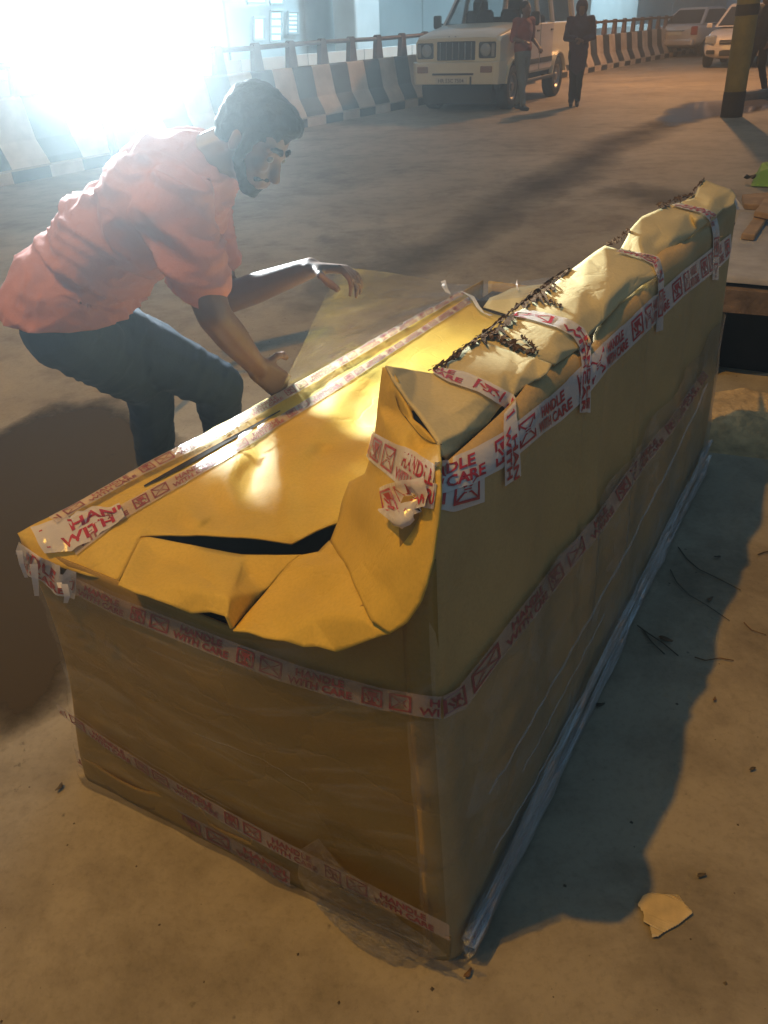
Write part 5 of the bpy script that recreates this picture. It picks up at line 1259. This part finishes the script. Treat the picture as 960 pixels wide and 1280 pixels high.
tube_obj('twig', [gz(x, y, .005) for x, y in ((838, 712), (846, 728), (862, 744), (884, 757), (912, 776))], .0025, M_twig, 'thin curved twig in front of the long one in the shadow', 'twig', G)
tube_obj('twig', [gz(x, y, .005) for x, y in ((869, 822), (882, 826), (900, 823), (917, 826))], .004, M_leaf, 'reddish twig lying across the edge of the shadow', 'twig', G)
tube_obj('twig', [gz(x, y, .005) for x, y in ((947, 694), (955, 691), (970, 689))], .006, M_twig, 'dark stub of twig on lit ground at the right edge', 'twig', G)
tube_obj('twig', [gz(x, y, .005) for x, y in ((930, 778), (940, 788), (955, 793))], .003, M_leaf, 'pale curved straw on the lit ground right of the shadow', 'twig', G)
def leaf(x, y, r, rot, label, m=None, g='dry leaves and bits on the ground'):
    c = gz(x, y, .004); vs = []; 
    for k in range(12):
        a = 2 * math.pi * k / 12; rr = r * (1 + .25 * math.sin(3 * a + x)); p = Vector((math.cos(a) * rr, math.sin(a) * rr * .45, .004 + .3 * r * math.cos(a) ** 2))
        vs.append(Matrix.Rotation(rot, 3, 'Z') @ p)
    vs.append(Vector((0, 0, .003))); o = raw('dry_leaf', vs, [(k, (k + 1) % 12, 12) for k in range(12)], m or M_leaf, None, True); o.location = c
    sl = o.modifiers.new('thickness', 'SOLIDIFY'); sl.thickness = .0015; tag(o, label, 'leaf', g)
leaf(887, 750, .012, .5, 'curled brown leaf beside the thin twigs in the shadow'); leaf(832, 800, .018, -.7, 'grey brown leaf caught on the dark forked twig'); leaf(750, 882, .011, .2, 'small black scrap at the foot of the parcel in the shadow', M_twig)
leaf(897, 697, .010, 0, 'small dark leaf far back in the shadow', M_twig); leaf(893, 875, .007, 1, 'tiny brown bit just right of the shadow edge'); leaf(940, 962, .008, .4, 'dark dried bit on the lit ground above the scrap of board', M_twig)
leaf(585, 1218, .010, .8, 'orange brown crumb in front of the near corner of the parcel'); leaf(876, 1095, .009, .2, 'dark spot of dried mud above the scrap of board', M_twig); leaf(75, 985, .011, 1.2, 'dark round bit on the ground left of the parcel', M_twig)
# scrap of corrugated board
M_scrap = mat('cream_corrugated_board', (0.62, 0.50, 0.29), 0.75, var=0.15, scale=30)
def scrap():
    P = [(797, 1131), (804, 1120), (813, 1117), (832, 1119), (848, 1120), (856, 1131), (866, 1142), (848, 1156), (829, 1166), (822, 1172), (815, 1171), (812, 1158), (804, 1153), (805, 1143)]
    w2 = [gz(x, y, .005) for x, y in P]; c = sum(w2, Vector()) / len(w2); d = (gz(862, 1145) - gz(812, 1122)).normalized(); n = Vector((-d.y, d.x, 0))
    bm = bmesh.new(); V = [bm.verts.new(p - c) for p in w2]; f = bm.faces.new(V); bmesh.ops.triangulate(bm, faces=[f])
    for k in range(-24, 25):
        geom = bm.verts[:] + bm.edges[:] + bm.faces[:]; bmesh.ops.bisect_plane(bm, geom=geom, plane_co=n * (k * .0026), plane_no=n)
    for v in bm.verts:
        q = v.co.dot(n) / .0026; v.co.z += .0022 * (1 if int(round(q)) % 2 else -1) + .004 * vnoise(v.co, 22, 3) + 0.002
    me = bpy.data.meshes.new('board_scrap'); bm.to_mesh(me); bm.free(); o = link('board_scrap', me, M_scrap); o.location = c
    sl = o.modifiers.new('thickness', 'SOLIDIFY'); sl.thickness = .002; tag(o, 'torn scrap of corrugated yellow board lying on the ground at lower right', 'cardboard')
scrap()
# grit scattered on the ground near the camera
rnd = random.Random(3); vs, fs = [], []
for k in range(1600):
    x, y = rnd.uniform(-1.6, 2.6), rnd.uniform(0.2, 6.0) ** 1.0; r = .001 + .0036 * rnd.random() ** 3; b = len(vs); a = rnd.uniform(0, 6)
    vs += [(x + r * math.cos(a + q * 1.57) * rnd.uniform(.6, 1.4), y + r * math.sin(a + q * 1.57), 0.0005) for q in range(4)] + [(x, y, r * .8)]
    fs += [(b + q, b + (q + 1) % 4, b + 4) for q in range(4)]
gr = raw('grit', vs, fs, M_twig, None); gr['kind'] = 'stuff'

# ------------------------------------------------------------------ haze round the whole place
def haze():
    m = bpy.data.materials.new('night_haze'); m.use_nodes = True; n = m.node_tree; n.nodes.clear()
    out = n.nodes.new('ShaderNodeOutputMaterial'); v = n.nodes.new('ShaderNodeVolumePrincipled')
    v.inputs['Color'].default_value = (0.80, 0.93, 1.0, 1); v.inputs['Density'].default_value = 0.020; v.inputs['Anisotropy'].default_value = 0.86
    n.links.new(v.outputs[0], out.inputs['Volume'])
    o = MB().box((10, 35, 5.2), (120, 100, 12.8)).build('haze', m); o['kind'] = 'stuff'
haze()
